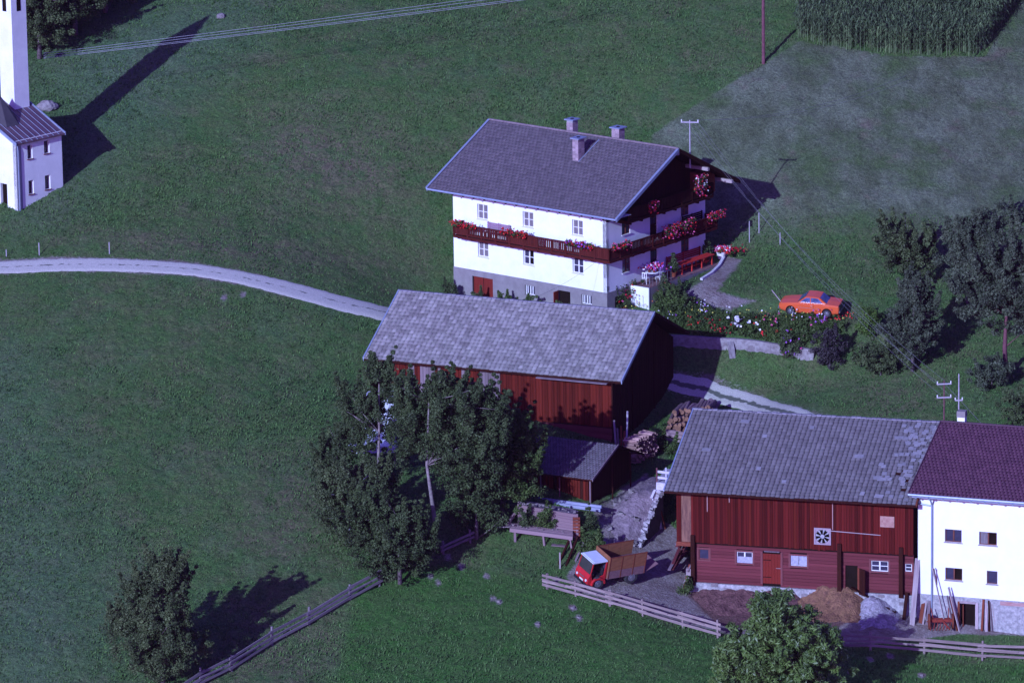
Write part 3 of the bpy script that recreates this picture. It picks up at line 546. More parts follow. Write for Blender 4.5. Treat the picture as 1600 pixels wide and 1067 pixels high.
# attic cladding boards on the gable
for i in range(48):
    x0 = i*.239; x1 = x0+.232; xm = (x0+x1)/2; zt = RH-.2-SLO*abs(xm-5.725)
    piece('cladding_board', fh, x0, x1, -.045-.012*(i % 2), .0, 6.17, max(zt, 6.9), darkwood)
def chimney(label, x, y, z0, z1, wx, wy):
    c = link('chimney', None, fh, (x, y, 0)); nb = int((z1-z0)/.16)
    mb = MB(); mb.box(-wx/2+.015,wx/2-.015,-wy/2+.015,wy/2-.015,z0,z1); mb.build('chimney_core', M('mortar', (.32,.30,.30), scale=6), c)
    bm_ = M('pale_brick', (.36,.28,.29), (.24,.15,.16), 5, vary=.5, obj=True, c3=(.5,.45,.45))
    for j in range(nb):
        z = z0+j*.16; o = .11*(j % 2)
        for (a0, a1, ax_) in ((-wx/2, wx/2, 0), (-wy/2, wy/2, 1)):
            n_ = 2
            for q in range(n_):
                s0 = a0+(a1-a0)*q/n_+.01; s1 = a0+(a1-a0)*(q+1)/n_-.01
                if ax_ == 0: piece('brick', c, s0, s1, -wy/2, -wy/2+.03, z+.01, z+.15, bm_)
                else: piece('brick', c, -wx/2, -wx/2+.03, s0, s1, z+.01, z+.15, bm_)
    MB().box(-wx/2-.12,wx/2+.12,-wy/2-.12,wy/2+.12,z1,z1+.07).build('cap', metal, c)
    MB().tube([(0,0,z1+.071),(0,0,z1+.10)], .13, n=10).build('flue', dark, c); return c
zr = lambda x: RH-SLO*abs(x-5.725)
chimney('x', 3.5, 5.05, zr(3.5)-.4, zr(3.5)+1.42, .72, .52); chimney('x', 6.3, 7.75, RH-.5, RH+.78, .62, .55); chimney('x', 6.3, 3.7, RH-.6, RH+.70, .66, .66)
MB().hull8([(3.1,4.72,zr(3.1)+.03),(5.4,4.66,zr(5.4)+.03),(5.4,4.72,zr(5.4)+.03),(3.1,4.78,zr(3.1)+.03),(3.1,4.72,zr(3.1)+.07),(5.4,4.66,zr(5.4)+.07),(5.4,4.72,zr(5.4)+.07),(3.1,4.78,zr(3.1)+.07)]).build('flashing', metal, roof)
# balconies: local frame, front run x=-1..0 for y 0..FL, gable run y=-1..0, and the attic one
def balcony(name, runs, z0, z1, brackets, solid):
    b = link(name, None, fh)
    for (a, c, dirn, n_) in runs:                 # a->c are outer edge ends (x,y)
        a = Vector((*a, 0)); c = Vector((*c, 0)); d = (c-a); L = d.length; d.normalize(); nrm = Vector((d.y, -d.x, 0))
        beam('handrail', b, a+Vector((0,0,z1)), c+Vector((0,0,z1)), .12, .06, balc); beam('lower_rail', b, a+Vector((0,0,z0+.14)), c+Vector((0,0,z0+.14)), .07, .07, balc)
        beam('edge_beam', b, a+Vector((0,0,z0)), c+Vector((0,0,z0)), .10, .16, balc)
        k = int(L/.16); npan = max(3, int(L/1.35))
        for i in range(npan+1): p = a+d*(L*i/npan); beam('post', b, p+Vector((0,0,z0)), p+Vector((0,0,z1)), .10, .10, balc)
        for i in range(k):
            p = a+d*(L*(i+.5)/k); pan = int((i+.5)/k*npan)
            wd = .15 if pan in solid[n_] else .085
            beam('baluster', b, p+Vector((0,0,z0+.16)), p+Vector((0,0,z1-.03)), .03, wd, balc, roll=math.atan2(d.y, d.x) if False else 0)
    return b
# balusters need their broad side along the rail, so they are built axis-aligned
def bal_run(b, ax_, fixed, t0, t1, z0, z1, solid, wood=None):
    L = abs(t1-t0); s = 1 if t1 > t0 else -1; npan = max(3, int(L/1.2)); k = int(L/.165)
    wood = wood or balc; P = lambda n, a, c, w_, za, zb, m=wood: piece(n, b, *( (fixed-w_/2, fixed+w_/2, min(a,c), max(a,c)) if ax_ == 'y' else (min(a,c), max(a,c), fixed-w_/2, fixed+w_/2)), za, zb, m)
    P('handrail', t0, t1, .14, z1-.05, z1); P('lower_rail', t0, t1, .06, z0+.12, z0+.18); P('edge_beam', t0, t1, .12, z0-.14, z0+.03)
    for i in range(npan+1): c = t0+s*L*i/npan; P('post', c-.05, c+.05, .10, z0+.03, z1-.05)
    for i in range(k):
        c = t0+s*L*(i+.5)/k; pan = int((i+.5)/k*npan); w2 = .078 if pan in solid else .054
        P('baluster', c-w2, c+w2, .035, z0+.18, z1-.05)
zb0, zb1 = 3.72, 4.62
bal = link('balcony', None, fh)
MB().box(-1.0,-.045,-1.0,FL-.85,zb0-.06,zb0).box(-.045,FW,-1.0,-.045,zb0-.06,zb0).build('floor', darkwood, bal)
bal_run(bal, 'y', -1.0, -1.0, FL-.85, zb0, zb1, (0,1,5,6,10,11)); bal_run(bal, 'x', -1.0, -1.0, FW, zb0, zb1, (0,1,5,6))
bal_run(bal, 'x', FL-.9, -1.0, -.05, zb0, zb1, (0,1,2)); bal_run(bal, 'y', FW-.05, -1.0, -.05, zb0, zb1, (0,1,2))
for i in range(11): y = .5+i*1.18; MB().hull8([(-1.0,y-.06,zb0-.2),(-.0,y-.06,zb0-.42),(-.0,y+.06,zb0-.42),(-1.0,y+.06,zb0-.2),(-1.1,y-.06,zb0-.07),(0,y-.06,zb0-.07),(0,y+.06,zb0-.07),(-1.1,y+.06,zb0-.07)]).build('bracket', balc, bal)
for i in range(9): x = .5+i*1.25; MB().hull8([(x-.06,-1.0,zb0-.2),(x+.06,-1.0,zb0-.2),(x+.06,0,zb0-.42),(x-.06,0,zb0-.42),(x-.06,-1.1,zb0-.07),(x+.06,-1.1,zb0-.07),(x+.06,0,zb0-.07),(x-.06,0,zb0-.07)]).build('bracket', balc, bal)
_b = balc; balc = darkwood; att = link('attic_balcony', None, fh); za0, za1 = 6.22, 7.15  # attic railing coloured dark to stand for the roof's shade
MB().box(.9,10.6,-1.3,-.06,za0-.12,za0).build('floor', darkwood, att)
bal_run(att, 'x', -1.3, .9, 10.6, za0, za1, (0,1,6,7))
balc = _b; MB().box(9.6,11.4,-.9,-.06,6.3,7.9).build('boarded_bay', rust, att)
for i in range(8): x = 1.2+i*1.3; MB().box(x-.06,x+.06,-1.25,-.06,za0-.3,za0-.12).build('bracket', darkwood, att)
# flowers on the balconies (world positions from the house frame)
fhm = Matrix.Rotation(.89837, 4, 'Z'); fw = lambda x, y, z: tuple(fhm @ Vector((x, y, z)))
AF = .89837
for i, (y, L, lab, cols) in enumerate([(12.6,1.9,'red geraniums in a balcony trough at the far left end of the long side',('red','red','crimson')), (8.25,2.1,'bright red geraniums in the middle of the long balcony',('red','red','crimson')), (2.6,2.2,'red and dark geraniums on the long balcony beside the house corner',('red','crimson','purple'))]):
    flower_box(lab, fw(-1.08, y, zb1-.20), AF-math.pi/2, L, cols, 'geranium troughs along the balconies', seed=i)
for i, (x, L, lab, cols, dn, hg) in enumerate([(-.7,1.7,'red geraniums round the balcony corner under the roof tip',('red','crimson','pink'),1,.35),(5.15,3.3,'large pink and red geranium trough hanging from the middle of the gable balcony',('pink','red','crimson','pink'),1.7,.7),(10.3,1.7,'red geraniums at the far right end of the gable balcony',('red','crimson','pink'),1.3,.35)]):
    flower_box(lab, fw(x, -1.08, zb1-.22), AF, L, cols, 'geranium troughs along the balconies', dens=dn, hang=hg, seed=10+i, h=.45 if dn > 1.5 else .34)
flower_box('small clump of red geraniums hanging low on the attic balcony', fw(3.0,-1.4,za1-.35), AF, .8, ('red','crimson','pink'), 'geranium troughs on the attic balcony', dens=1.7, hang=.75, seed=21)
flower_box('tall bunch of pink and red geraniums on the attic balcony beside the boarded bay', fw(8.35,-1.4,za1-.05), AF, 1.15, ('pink','red','white','crimson'), 'geranium troughs on the attic balcony', dens=2.2, hang=1.0, seed=22, h=.75)
def bench(label, loc, rz, L, m, back=True, group=None, hh=.45):
    t = thing('bench', label, 'bench', loc, rz, group)
    for q in range(2): piece('seat_board', t, 0,L,.05+q*.2,.23+q*.2,hh-.04,hh,m)
    if back:
        for q in range(4): piece('back_slat', t, 0,L,.46,.49,hh+.12+q*.14,hh+.22+q*.14,m)
        for x in (.05, L/2-.03, L-.11): piece('back_post', t, x,x+.06,.49,.54,0,hh+.68,m)
    for x in (.1, L-.16): piece('leg', t, x,x+.06,.06,.12,0,hh-.04,m); piece('leg', t, x,x+.06,.36,.42,0,hh-.04,m)
    return t
bench('mauve wooden bench standing on the long balcony below the upper left window', fw(-.72, 10.3, zb0), AF-math.pi/2, 2.0, M('mauve_board', (.30,.17,.24), (.22,.12,.18), 3), hh=.5)
bench('dark brown bench on the gable balcony below the far upper window', fw(8.5,-.65,zb0), AF, 2.4, darkwood, hh=.55)
# terrace on the gable side
te = thing('terrace', 'paved terrace with pale retaining wall along the gable of the farmhouse', 'terrace', (0,0,0), AF)
MB().box(2.5,12.6,-1.78,-.05,-2.2,1.22).build('retaining_wall', plinth, te)
for i in range(12):
    for j in range(2): piece('paving_slab', te, 2.52+i*.84, 2.52+i*.84+.825, -1.76+j*.86, -1.76+j*.86+.845, 1.222, 1.25+R.uniform(0,.012), M('terrace_slab', (.23,.13,.12), (.17,.09,.09), 3, vary=.3, obj=True))
MB().box(2.40,2.498,-1.80,-.25,-2.2,1.26).build('side_panel', white, te)
for q in range(7): x = 2.55+q*.42; MB().tube([(x,-1.74,1.25),(x,-1.74,2.05)], .015).build('railing_post', chrome, te)
MB().tube([(2.5,-1.74,2.05),(5.1,-1.74,2.05)], .02).build('railing_bar', chrome, te)
kerb = thing('kerb_wall', 'low curved white kerb wall closing the right end of the terrace', 'kerb', (0,0,0))
kp = [(6.66,3.99,0.97),(7.43,5.30,1.09),(8.03,6.99,1.22),(8.45,8.69,1.45),(8.76,9.57,1.69)]
for a, b in zip(kp[:-1], kp[1:]): beam('kerb_stone', kerb, G(a, .04), G(b, .04), .2, .22, M('white_kerb', (.6,.58,.58), (.45,.42,.44), 3))
# red table with bench behind, along the wall
rt = thing('long_table', 'long bright red garden table on the terrace under the far window', 'table', fw(6.7,-1.30,1.26), AF)
for q in range(3): piece('table_board', rt, 0,3.9,-.15+q*.24,.08+q*.24,.70,.74,benchred)
for x in (.15, 1.3, 2.45, 3.65):
    for y in (-.08, .42): piece('leg', rt, x,x+.08,y,y+.08,0,.70,benchred)
piece('stretcher', rt, .2,3.7,.18,.23,.25,.31,benchred)
bench('dark red bench with backrest against the gable wall behind the red table', fw(6.7,-.60,1.26), AF, 4.0, M('dull_red_board', (.34,.03,.024), (.26,.022,.02), 3))
wt = thing('garden_table', 'small round table crowded with flower pots at the terrace edge', 'table', fw(4.0,-.95,1.26), 0)
MB().tube([(0,0,.70),(0,0,.74)], .5, n=16).build('top', white, wt)
for a in range(3): MB().tube([(.3*math.cos(a*2.1),.3*math.sin(a*2.1),0),(.1*math.cos(a*2.1),.1*math.sin(a*2.1),.7)], .02).build('leg', chrome, wt)
rng = np.random.default_rng(3)
ft = thing('flower_pots', 'mixed pink and white potted flowers standing on the round terrace table', 'flowers', fw(4.0,-.95,2.0), 0)
for q in range(5): MB().tube([(.3*math.cos(q*1.26),.3*math.sin(q*1.26),0),(.3*math.cos(q*1.26),.3*math.sin(q*1.26),.15)], [.07,.10], n=8).build('pot', rust, ft)
LF(blossom_mesh('flowers', np.stack([rng.normal(0,.38,130), rng.normal(0,.38,130), .22+.3*rng.random(130)], 1), .12, [petal['pink'], petal['white'], petal['red'], petal['purple']], rng), ft)
def chair(label, loc, rz, m):
    t = thing('garden_chair', label, 'chair', loc, rz, 'white metal chairs round the terrace table')
    MB().box(-.2,.2,-.2,.2,.42,.45).build('seat', m, t); MB().box(-.2,-.15,.18,.21,.45,.85).box(.15,.2,.18,.21,.45,.85).box(-.15,.15,.18,.21,.78,.85).box(-.03,.03,.18,.21,.45,.78).build('backrest', m, t)
    for a, b in ((-.18,-.18),(.15,-.18),(-.18,.16),(.15,.16)): piece('leg', t, a,a+.03,b,b+.03,0,.42,m)
for lab, x, y, r in (('white garden chair at the left of the flower-covered terrace table',3.3,-.9,1.6),('white garden chair at the right of the flower-covered terrace table',4.75,-.9,-1.5),('white garden chair in front of the flower-covered terrace table',4.1,-1.5,3.0)): chair(lab, fw(x,y,1.26), AF+r, framew)
def potted(label, loc, blobs, m, n=26, seed=0, pm=None, size=.09, cat='plant', name='potted_plant'):
    rng = np.random.default_rng(seed); t = thing(name, label, cat, loc); MB().tube([(0,0,0),(0,0,.32)], [.16,.21], n=10).build('pot', pm or rust, t)
    cen = blob_centres(blobs, n, rng); V, F, rn = leaf_cloud(cen, 26, np.full(len(cen), .13), size, rng); link('foliage', arr_mesh('foliage', V, F, m, rn), t); MB().tube([(0,0,.3),(0,0,blobs[-1][2])], .025).build('stem', bark, t); return t
potted('tall cone-shaped potted shrub beside the terrace door', fw(6.1,-1.2,1.26), [(0,0,.75,.32,.32,.4),(0,0,1.35,.18,.18,.5)], leafs['dark'], 40, 1)
potted('tall dark potted shrub at the far end of the red table', fw(10.8,-.6,1.26), [(0,0,.8,.35,.35,.45),(0,0,1.3,.25,.25,.35)], leafs['dark'], 40, 2)
wp = thing('flower_tub', 'white tub full of red and white flowers at the terrace kerb', 'flower pot', G((8.22,8.51,1.40))); MB().tube([(0,0,0),(0,0,.5)], [.22,.36], n=12).build('tub', framew, wp)
LF(blossom_mesh('flowers', np.stack([rng.normal(0,.26,110), rng.normal(0,.26,110), .55+.32*rng.random(110)], 1), .13, [petal['white'], petal['red'], petal['pink']], rng), wp)
V, F, rn = leaf_cloud(np.stack([rng.normal(0,.2,20), rng.normal(0,.2,20), .5+.2*rng.random(20)], 1), 14, np.full(20,.12), .08, rng); link('foliage', arr_mesh('foliage', V, F, leafs['mid'], rn), wp)
rb = thing('flower_bush', 'low bush of red flowers just behind the white flower tub', 'plant', G((8.95,8.77,1.51))); V, F, rn = leaf_cloud(np.stack([rng.normal(0,.35,40), rng.normal(0,.35,40), .15+.3*rng.random(40)], 1), 16, np.full(40,.13), .09, rng); link('foliage', arr_mesh('foliage', V, F, leafs['mid'], rn), rb)
LF(blossom_mesh('flowers', np.stack([rng.normal(0,.4,80), rng.normal(0,.4,80), .3+.3*rng.random(80)], 1), .11, [petal['red'], petal['crimson']], rng), rb)
# ================================================================ BIG BARN (middle)
b1 = thing('barn', 'long timber barn with pale shingle roof in the middle of the farm', 'barn', (.645,-15.69,-5.4), 1.17346)
L1, E1, W1, RS1 = 18.79, 4.36, 12.37, 3.28; s1 = RS1/(W1/2)
mb = MB(); roof_slab(mb, 0, E1, W1/2, E1+RS1, 0, L1, .14); roof_slab(mb, W1/2, E1+RS1, W1+.3, E1+RS1-.46*(W1/2+.3), 0, L1, .14); roof1 = mb.build('roof', darkwood, b1)
ln = math.hypot(W1/2, RS1)
tiles('shingles', roof1, (0,0,E1+.004), (0,1,0), (W1/2/ln,0,RS1/ln), 57, 20, L1/57, ln/20, slate2, t=.035, jit=.02, bond=.06)
tiles('shingles', roof1, (W1+.3,0,E1+RS1-.46*(W1/2+.3)+.004), (0,1,0), (-.908,0,.418), 28, 10, L1/28, .69, slate2, t=.03)
for y in (-.03, L1-.02): MB().hull8([(-.03,y,E1-.16),(W1/2,y,E1+RS1-.16),(W1/2,y+.03,E1+RS1-.16),(-.03,y+.03,E1-.16),(-.03,y-.01,E1+.09),(W1/2,y-.01,E1+RS1+.09),(W1/2,y+.09,E1+RS1+.09),(-.03,y+.09,E1+.09)]).build('verge_board', metal, roof1)
MB().hull8([(W1/2,-.03,E1+RS1-.16),(W1+.3,-.03,E1+RS1-3.13),(W1+.3,0,E1+RS1-3.13),(W1/2,0,E1+RS1-.16),(W1/2,-.04,E1+RS1+.07),(W1+.3,-.04,E1+RS1-2.9),(W1+.3,.05,E1+RS1-2.9),(W1/2,.05,E1+RS1+.07)]).build('verge_board', darkwood, roof1)
for i in range(57): piece('ridge_shingle', roof1, W1/2-.14, W1/2+.10, i*L1/57+.01, (i+1)*L1/57-.01, E1+RS1+.0, E1+RS1+.07+R.uniform(-.01,.015), M('ridge_slate', (.26,.245,.26), (.18,.16,.18), 3, vary=.4, obj=True))
for i in range(24): piece('rafter_end', roof1, .05,.6, .35+i*.78, .45+i*.78, E1-.22, E1-.10, darkwood, (0,-.45,0)).location.z += .12
yA, yB = .95, L1-.9; xF = .5; zF = E1+s1*xF-.15
mb = MB(); mb.box(xF+.06,W1-.5,yA+.06,yB-.06,-3,E1); mb.build('frame', dark, b1)
nb = 78
for i in range(nb):
    y0 = yA+(yB-yA)*i/nb; y1 = yA+(yB-yA)*(i+1)/nb-.015; grey = (i > 55 and R.random() < .5) or (34 < i < 50 and R.random() < .55) or (36 < i < 44)
    piece('wall_board', b1, xF-.02*(i % 2)-.01, xF+.055, y0, y1, 1.0+R.uniform(-.04,.04), zF, greyboard if grey else barnred2)
for j in range(8): piece('log', b1, xF-.02+R.uniform(-.03,.03), xF+.3, yA-.05, yB, -2.2+j*.395, -2.2+j*.395+.37, logm if j > 4 else darkwood)
piece('eave_board', roof1, -.22, .25, 1.0, 6.1, E1-.22, E1-.16, greyboard)
for i in range(52):      # right gable boards, coloured dark for the shade on this side
    x0 = xF+(W1-1.0)*i/52; x1 = x0+.205; xm = x0+.1; zt = E1+RS1-s1*abs(xm-W1/2)-.16
    piece('gable_board', b1, x0, x1, yA-.05-.02*(i % 2), yA+.04, -1.8, zt, darkwood)
for x in (xF, 4.2, 8.2): piece('corner_post', b1, x-.08, x+.12, yA-.12, yA-.06, -2.5, E1+.1, darkwood)
# ================================================================ LOWER BARN
b2 = thing('stable_barn', 'red-stained timber barn with weathered shingle roof and fan above the log stable', 'barn', (18.843,-36.42,-11.3), 1.30819)
L2, E2, W2, RS2 = 16.44, 7.39, 16.9, 3.18; s2 = RS2/(W2/2)
mb = MB(); roof_slab(mb, 0, E2, W2/2, E2+RS2, 0, L2, .14); roof_slab(mb, W2/2, E2+RS2, W2, E2, 0, L2, .14); roof2 = mb.build('roof', darkwood, b2)
ln = math.hypot(W2/2, RS2)
gaps = [(1.5,3.3),(1.2,2.3),(1.0,1.4),(1.9,3.0)]
tiles('shingles', roof2, (0,0,E2+.004), (0,1,0), (W2/2/ln,0,RS2/ln), 52, 27, L2/52, ln/27, slate3, t=.035, jit=.024, bond=.06, holes=lambda a, b: any(abs(a-g[0]) < .17 and abs(b-g[1]) < .17 for g in gaps))
tiles('shingles', roof2, (W2,0,E2+.004), (0,1,0), (-W2/2/ln,0,RS2/ln), 26, 13, L2/26, ln/13, slate3, t=.03)
for k in range(26):          # paler replacement shingles, crooked ones near the tiled roof
    a = R.choice([R.uniform(0,L2), R.uniform(0,3)]); b = R.uniform(.1, ln-.4); n_ = (-RS2/ln, 0, W2/2/ln); up = (W2/2/ln, 0, RS2/ln)
    c = Vector((up[0]*b, a, E2+up[2]*b))+Vector(n_)*.085; o = link('loose_shingle', cube(M('bleached_shingle', (.25,.235,.24), (.18,.17,.175), 3, vary=.35, obj=True)), roof2, c); o.scale = (.34, R.choice([.3,.3,.6]), .02); o.rotation_euler = (0, -math.atan(s2), R.uniform(-.12,.12)*(3 if a < 3 else 1))
for k in range(70):
    a = R.uniform(.1,2.8)*(R.random()**.6); b = R.uniform(4.6, ln-.3) if k < 48 else R.uniform(.2,4.6); n_ = (-RS2/ln, 0, W2/2/ln); up = (W2/2/ln, 0, RS2/ln); c = Vector((up[0]*b, a, E2+up[2]*b))+Vector(n_)*.09; o = link('loose_shingle', cube(M('bleached_shingle', (.36,.35,.37), scale=3)), roof2, c); o.scale = (.33, .3, .02); o.rotation_euler = (R.uniform(-.04,.04), -math.atan(s2), R.uniform(-.15,.15))
for y in (-.03, L2-.03): MB().hull8([(-.03,y,E2-.16),(W2/2,y,E2+RS2-.16),(W2/2,y+.03,E2+RS2-.16),(-.03,y+.03,E2-.16),(-.03,y-.01,E2+.09),(W2/2,y-.01,E2+RS2+.09),(W2/2,y+.08,E2+RS2+.09),(-.03,y+.08,E2+.09)]).build('verge_board', rust if y < 0 else metal, roof2)
for i in range(50): piece('ridge_shingle', roof2, W2/2-.14, W2/2+.10, i*L2/50+.01, (i+1)*L2/50-.01, E2+RS2, E2+RS2+.06+R.uniform(-.01,.03), M('ridge_slate', (.26,.245,.26), scale=3))
MB().tube([(-.07,0,E2-.08),(-.07,L2,E2-.08)], .06, n=6).build('gutter', darkwood, roof2)
xu, xl = .8, .98; ul, ur = (15.81,5.78)[0], (0.35,6.69)[0]; zu = 3.84; zut = E2+s2*xu-.15
ll = (14.91,2.78)[0]
MB().box(xu+.06,W2-.6,ur+.05,ul-.06,zu-.1,E2+.1).box(xl+.09,W2-.6,ur+.05,ll-.06,-2,zu).build('frame', dark, b2)
n2 = 84; p0 = (5.71,5.14)[0]; 
for i in range(n2):
    y0 = ur+(ul-.95-ur)*i/n2; y1 = y0+(ul-.95-ur)/n2-.012
    piece('wall_board', b2, xu-.02*(i % 2)-.01, xu+.05, y0, y1, zu+R.uniform(-.03,.03), zut, barnred if R.random() < .93 else barnred2)
piece('wall_board', b2, xu-.01, xu+.05, ul-.3, ul, zu, zut, barnred)
piece('open_bay', b2, xu+.03, xu+.1, ul-.95, ul-.3, zu, zut, M('dusty_chaff', (.24,.12,.075), (.11,.05,.04), 5, c3=(.34,.20,.14)))
piece('sill_beam', b2, xu-.06, xu+.2, ll-.1, ul+.03, zu-.28, zu-.005, rust)
for k in range(3): piece('streak_board', b2, xu-.045, xu-.012, [13.75,12.3,5.55][k], [13.75,12.3,5.55][k]+.05, zut-[1.6,.9,2.3][k], zut, M('bleached_strip', (.42,.28,.26), (.3,.12,.11), 3))
wl = [(14.40,3.37,13.73,2.68),(11.91,3.35,10.86,2.60),(8.38,3.31,7.30,2.61),(3.12,3.29,2.00,2.59),(0.92,3.21,0.46,2.69)]
dl = [(10.19,3.33,9.02,1.34),(4.79,2.85,4.00,1.32)]
ops = [(a[0], a[3], a[0]-a[2], a[1]-a[3]) for a in wl+dl]    # (y left, z bottom, width, height)
zs = [1.15+j*.215 for j in range(13)]
zs = [z for z in zs if z < zu-.02]
for z in zs:
    z1 = min(z+.2, zu-.03); segs = [(ll, ur)]
    for (yl, zb, w_, h_) in ops:
        if z < zb+h_ and z1 > zb:
            ns = []
            for (a, b) in segs:
                if yl >= a or yl-w_ <= b: pass
                if a > yl > b or a > yl-w_ > b:
                    if a > yl: ns.append((a, yl))
                    if yl-w_ > b: ns.append((yl-w_, b))
                else: ns.append((a, b))
            segs = ns
    for (a, b) in segs:
        if a-b > .05: piece('log', b2, xl-.02+R.uniform(-.012,.012), xl+.12, b+.003, a-.003, z, z1, logm)
MB().box(xl-.0,xl+.085,ur,ll,1.1,zu).build('chinking', dark, b2) if False else None
fr2 = M('stable_frame', (.19,.06,.06), (.13,.04,.04), 4)
for k, (yl, zb, w_, h_) in enumerate(ops[:5]):
    o = window(b2, 'front', (xl-.02, yl, zb), round(w_,2), round(h_,2), fr2 if k == 0 else framew, cols=1 if k in (0, 4) else 2, rows=1 if k == 0 else 2, curt=False, depth=.07)
    for (a, b, c, d) in ((-.12,0,-.1,h_+.1),(w_,w_+.12,-.1,h_+.1),(0,w_,h_,h_+.1),(0,w_,-.1,0)): piece('casing', o, a, b, -.09, -.02, c, d, fr2)
    if k in (1, 2): piece('plastic_sheet', o, .03, w_-.03, -.012, -.004, -.06 if k == 1 else .02, h_*(.55 if k == 1 else .95), M('plastic_film', (.42,.42,.5), (.25,.25,.32), 6, rough=.3))
yl, zb, w_, h_ = ops[5]
d = link('stable_door', None, b2, (xl-.03, yl, zb)); d.rotation_euler = (0,0,RZ['front'])
for q in range(6): piece('door_board', d, q*w_/6+.005, (q+1)*w_/6-.005, .0, .05, .0, h_, doorred)
for z in (.4, h_-.45): piece('hinge', d, .03, .55, -.015, .0, z, z+.05, dark)
piece('casing', d, -.14, 0, -.04, .06, -.05, h_+.14, fr2); piece('casing', d, w_, w_+.14, -.04, .06, -.05, h_+.14, fr2); piece('latch', d, w_-.3, w_+.05, -.03, -.001, h_*.52, h_*.52+.04, chrome); piece('snow_board', d, .1, w_-.05, -.12, -.02, h_+.14, h_+.2, greyboard)
yl, zb, w_, h_ = ops[6]
MB().box(0,w_,.1,.15,-.5,h_).build('doorway', dark, b2, loc=(xl,yl,zb), rz=RZ['front'])
o = link('open_door', None, b2, (xl-.04, yl-w_, zb)); o.rotation_euler = (0,0,RZ['front']-.75)
for q in range(4): piece('door_board', o, q*.2, q*.2+.19, 0, .05, -.3, h_-.1, rust if q == 0 else darkwood)
for px_ in ((14.74,2.84)[0], (5.13,3.01)[0], (1.13,2.83)[0]): piece('wall_post', b2, xu-.16, xu+.12, px_-.13, px_+.13, 1.0, zu+.5, darkwood)
MB().box(xl-.14,xl+.3,ur-.3,ll+.12,-2.5,1.13).build('stone_base', stucco, b2)
# ramp corner: bevelled foundation stones along the base
for i in range(34): yy = R.uniform(ur, ll); zz = R.uniform(-.3, .95); piece('stone', b2, xl-.19, xl-.10, yy, yy+R.uniform(.2,.5), zz, zz+R.uniform(.12,.26), stone)
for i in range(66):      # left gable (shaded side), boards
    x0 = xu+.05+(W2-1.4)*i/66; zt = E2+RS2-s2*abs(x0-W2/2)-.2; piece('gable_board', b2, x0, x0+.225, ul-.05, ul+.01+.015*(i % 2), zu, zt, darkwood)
# ventilator fan
fy, fz = (6.23,4.76)
fan = link('ventilator', None, b2, (xu-.06, fy, fz)); fan.rotation_euler = (0,0,RZ['front'])
fp = M('fan_plate', (.36,.28,.30), (.26,.19,.21), 4)
for (a, b, c, d) in ((-.55,.55,.45,.55),(-.55,.55,-.55,-.45),(-.55,-.45,-.45,.45),(.45,.55,-.45,.45)): piece('plate_edge', fan, a, b, -.03, .03, c, d, fp)
for q in range(4):
    s_ = [(1,1),(1,-1),(-1,1),(-1,-1)][q]; MB().poly([(.45*s_[0],-.012,.45*s_[1]),(.45*s_[0],-.012,.16*s_[1]),(.33*s_[0],-.012,.33*s_[1]),(.16*s_[0],-.012,.45*s_[1])]).poly([(.45*s_[0],-.011,.45*s_[1]),(.16*s_[0],-.011,.45*s_[1]),(.33*s_[0],-.011,.33*s_[1]),(.45*s_[0],-.011,.16*s_[1])]).build('plate_corner', fp, fan)
MB().tube([(0,.02,0),(0,.03,0)], .45, n=20).build('fan_opening', M('fan_metal', (.36,.34,.36), scale=4, rough=.6), fan)
MB().tube([(0,-.03,0),(0,.01,0)], .14, n=12).build('hub', M('fan_metal', (.55,.55,.6), scale=4, rough=.4), fan)
for q in range(8):
    a = q*math.pi/4+.2; c, s_ = math.cos(a), math.sin(a); t = lambda r, w_: ((c*r-s_*w_), -.02+w_*.25, (s_*r+c*w_))
    MB().poly([t(.13,-.04), t(.43,-.10), t(.43,.10), t(.13,.04)]).poly([t(.13,.045), t(.43,.105), t(.43,-.095), t(.13,-.035)]).build('blade', dark, fan)
hy, hz_ = (2.49,5.61); piece('hatch', b2, xu-.05, xu-.012, hy-.92, hy, hz_, hz_+.72, M('pale_hatch', (.42,.25,.20), (.30,.15,.12), 5))
a = (5.73,5.17); c = (2.44,5.07); rod('pole', b2, (xu-.1,a[0],a[1]), (xu-.1,c[0],c[1]), .05, timber)
# ================================================================ WHITE HOUSE ON THE RIGHT
rh = thing('white_house', 'white rendered house with dark red tiled roof joined to the right of the stable barn', 'house', (18.36,-36.5,-11.9), 1.25)
E3, D3, R3 = 8.8, 8.3, 2.5; L3 = 15; s3 = R3/D3
mb = MB(); roof_slab(mb, 0, E3, D3, E3+R3, -L3, 0, .16); roof_slab(mb, D3, E3+R3, 2*D3, E3, -L3, 0, .16); roof3 = mb.build('roof', darkwood, rh)
ln = math.hypot(D3, R3)
tiles('roof_tiles', roof3, (0,-L3,E3+.005), (0,1,0), (D3/ln,0,R3/ln), 60, 26, .25, ln/26, redtile, t=.03, crown=.03, jit=.004)
tiles('roof_tiles', roof3, (2*D3,-L3,E3+.005), (0,1,0), (-D3/ln,0,R3/ln), 30, 13, .5, ln/13, redtile, t=.03)
MB().tube([(D3,-L3,E3+R3+.03),(D3,.02,E3+R3+.03)], .10, n=6).build('ridge_cap', redtile, roof3)
MB().hull8([(-.03,.0,E3-.2),(D3,.0,E3+R3-.2),(D3,.04,E3+R3-.2),(-.03,.04,E3-.2),(-.03,-.02,E3+.1),(D3,-.02,E3+R3+.1),(D3,.05,E3+R3+.1),(-.03,.05,E3+.1)]).build('verge_board', redtile, roof3)
MB().tube([(-.09,-L3,E3-.05),(-.09,.02,E3-.05)], .085, n=8).build('gutter', metal, roof3)
xw = 1.0; wy0 = (-0.34,4.78)[0]
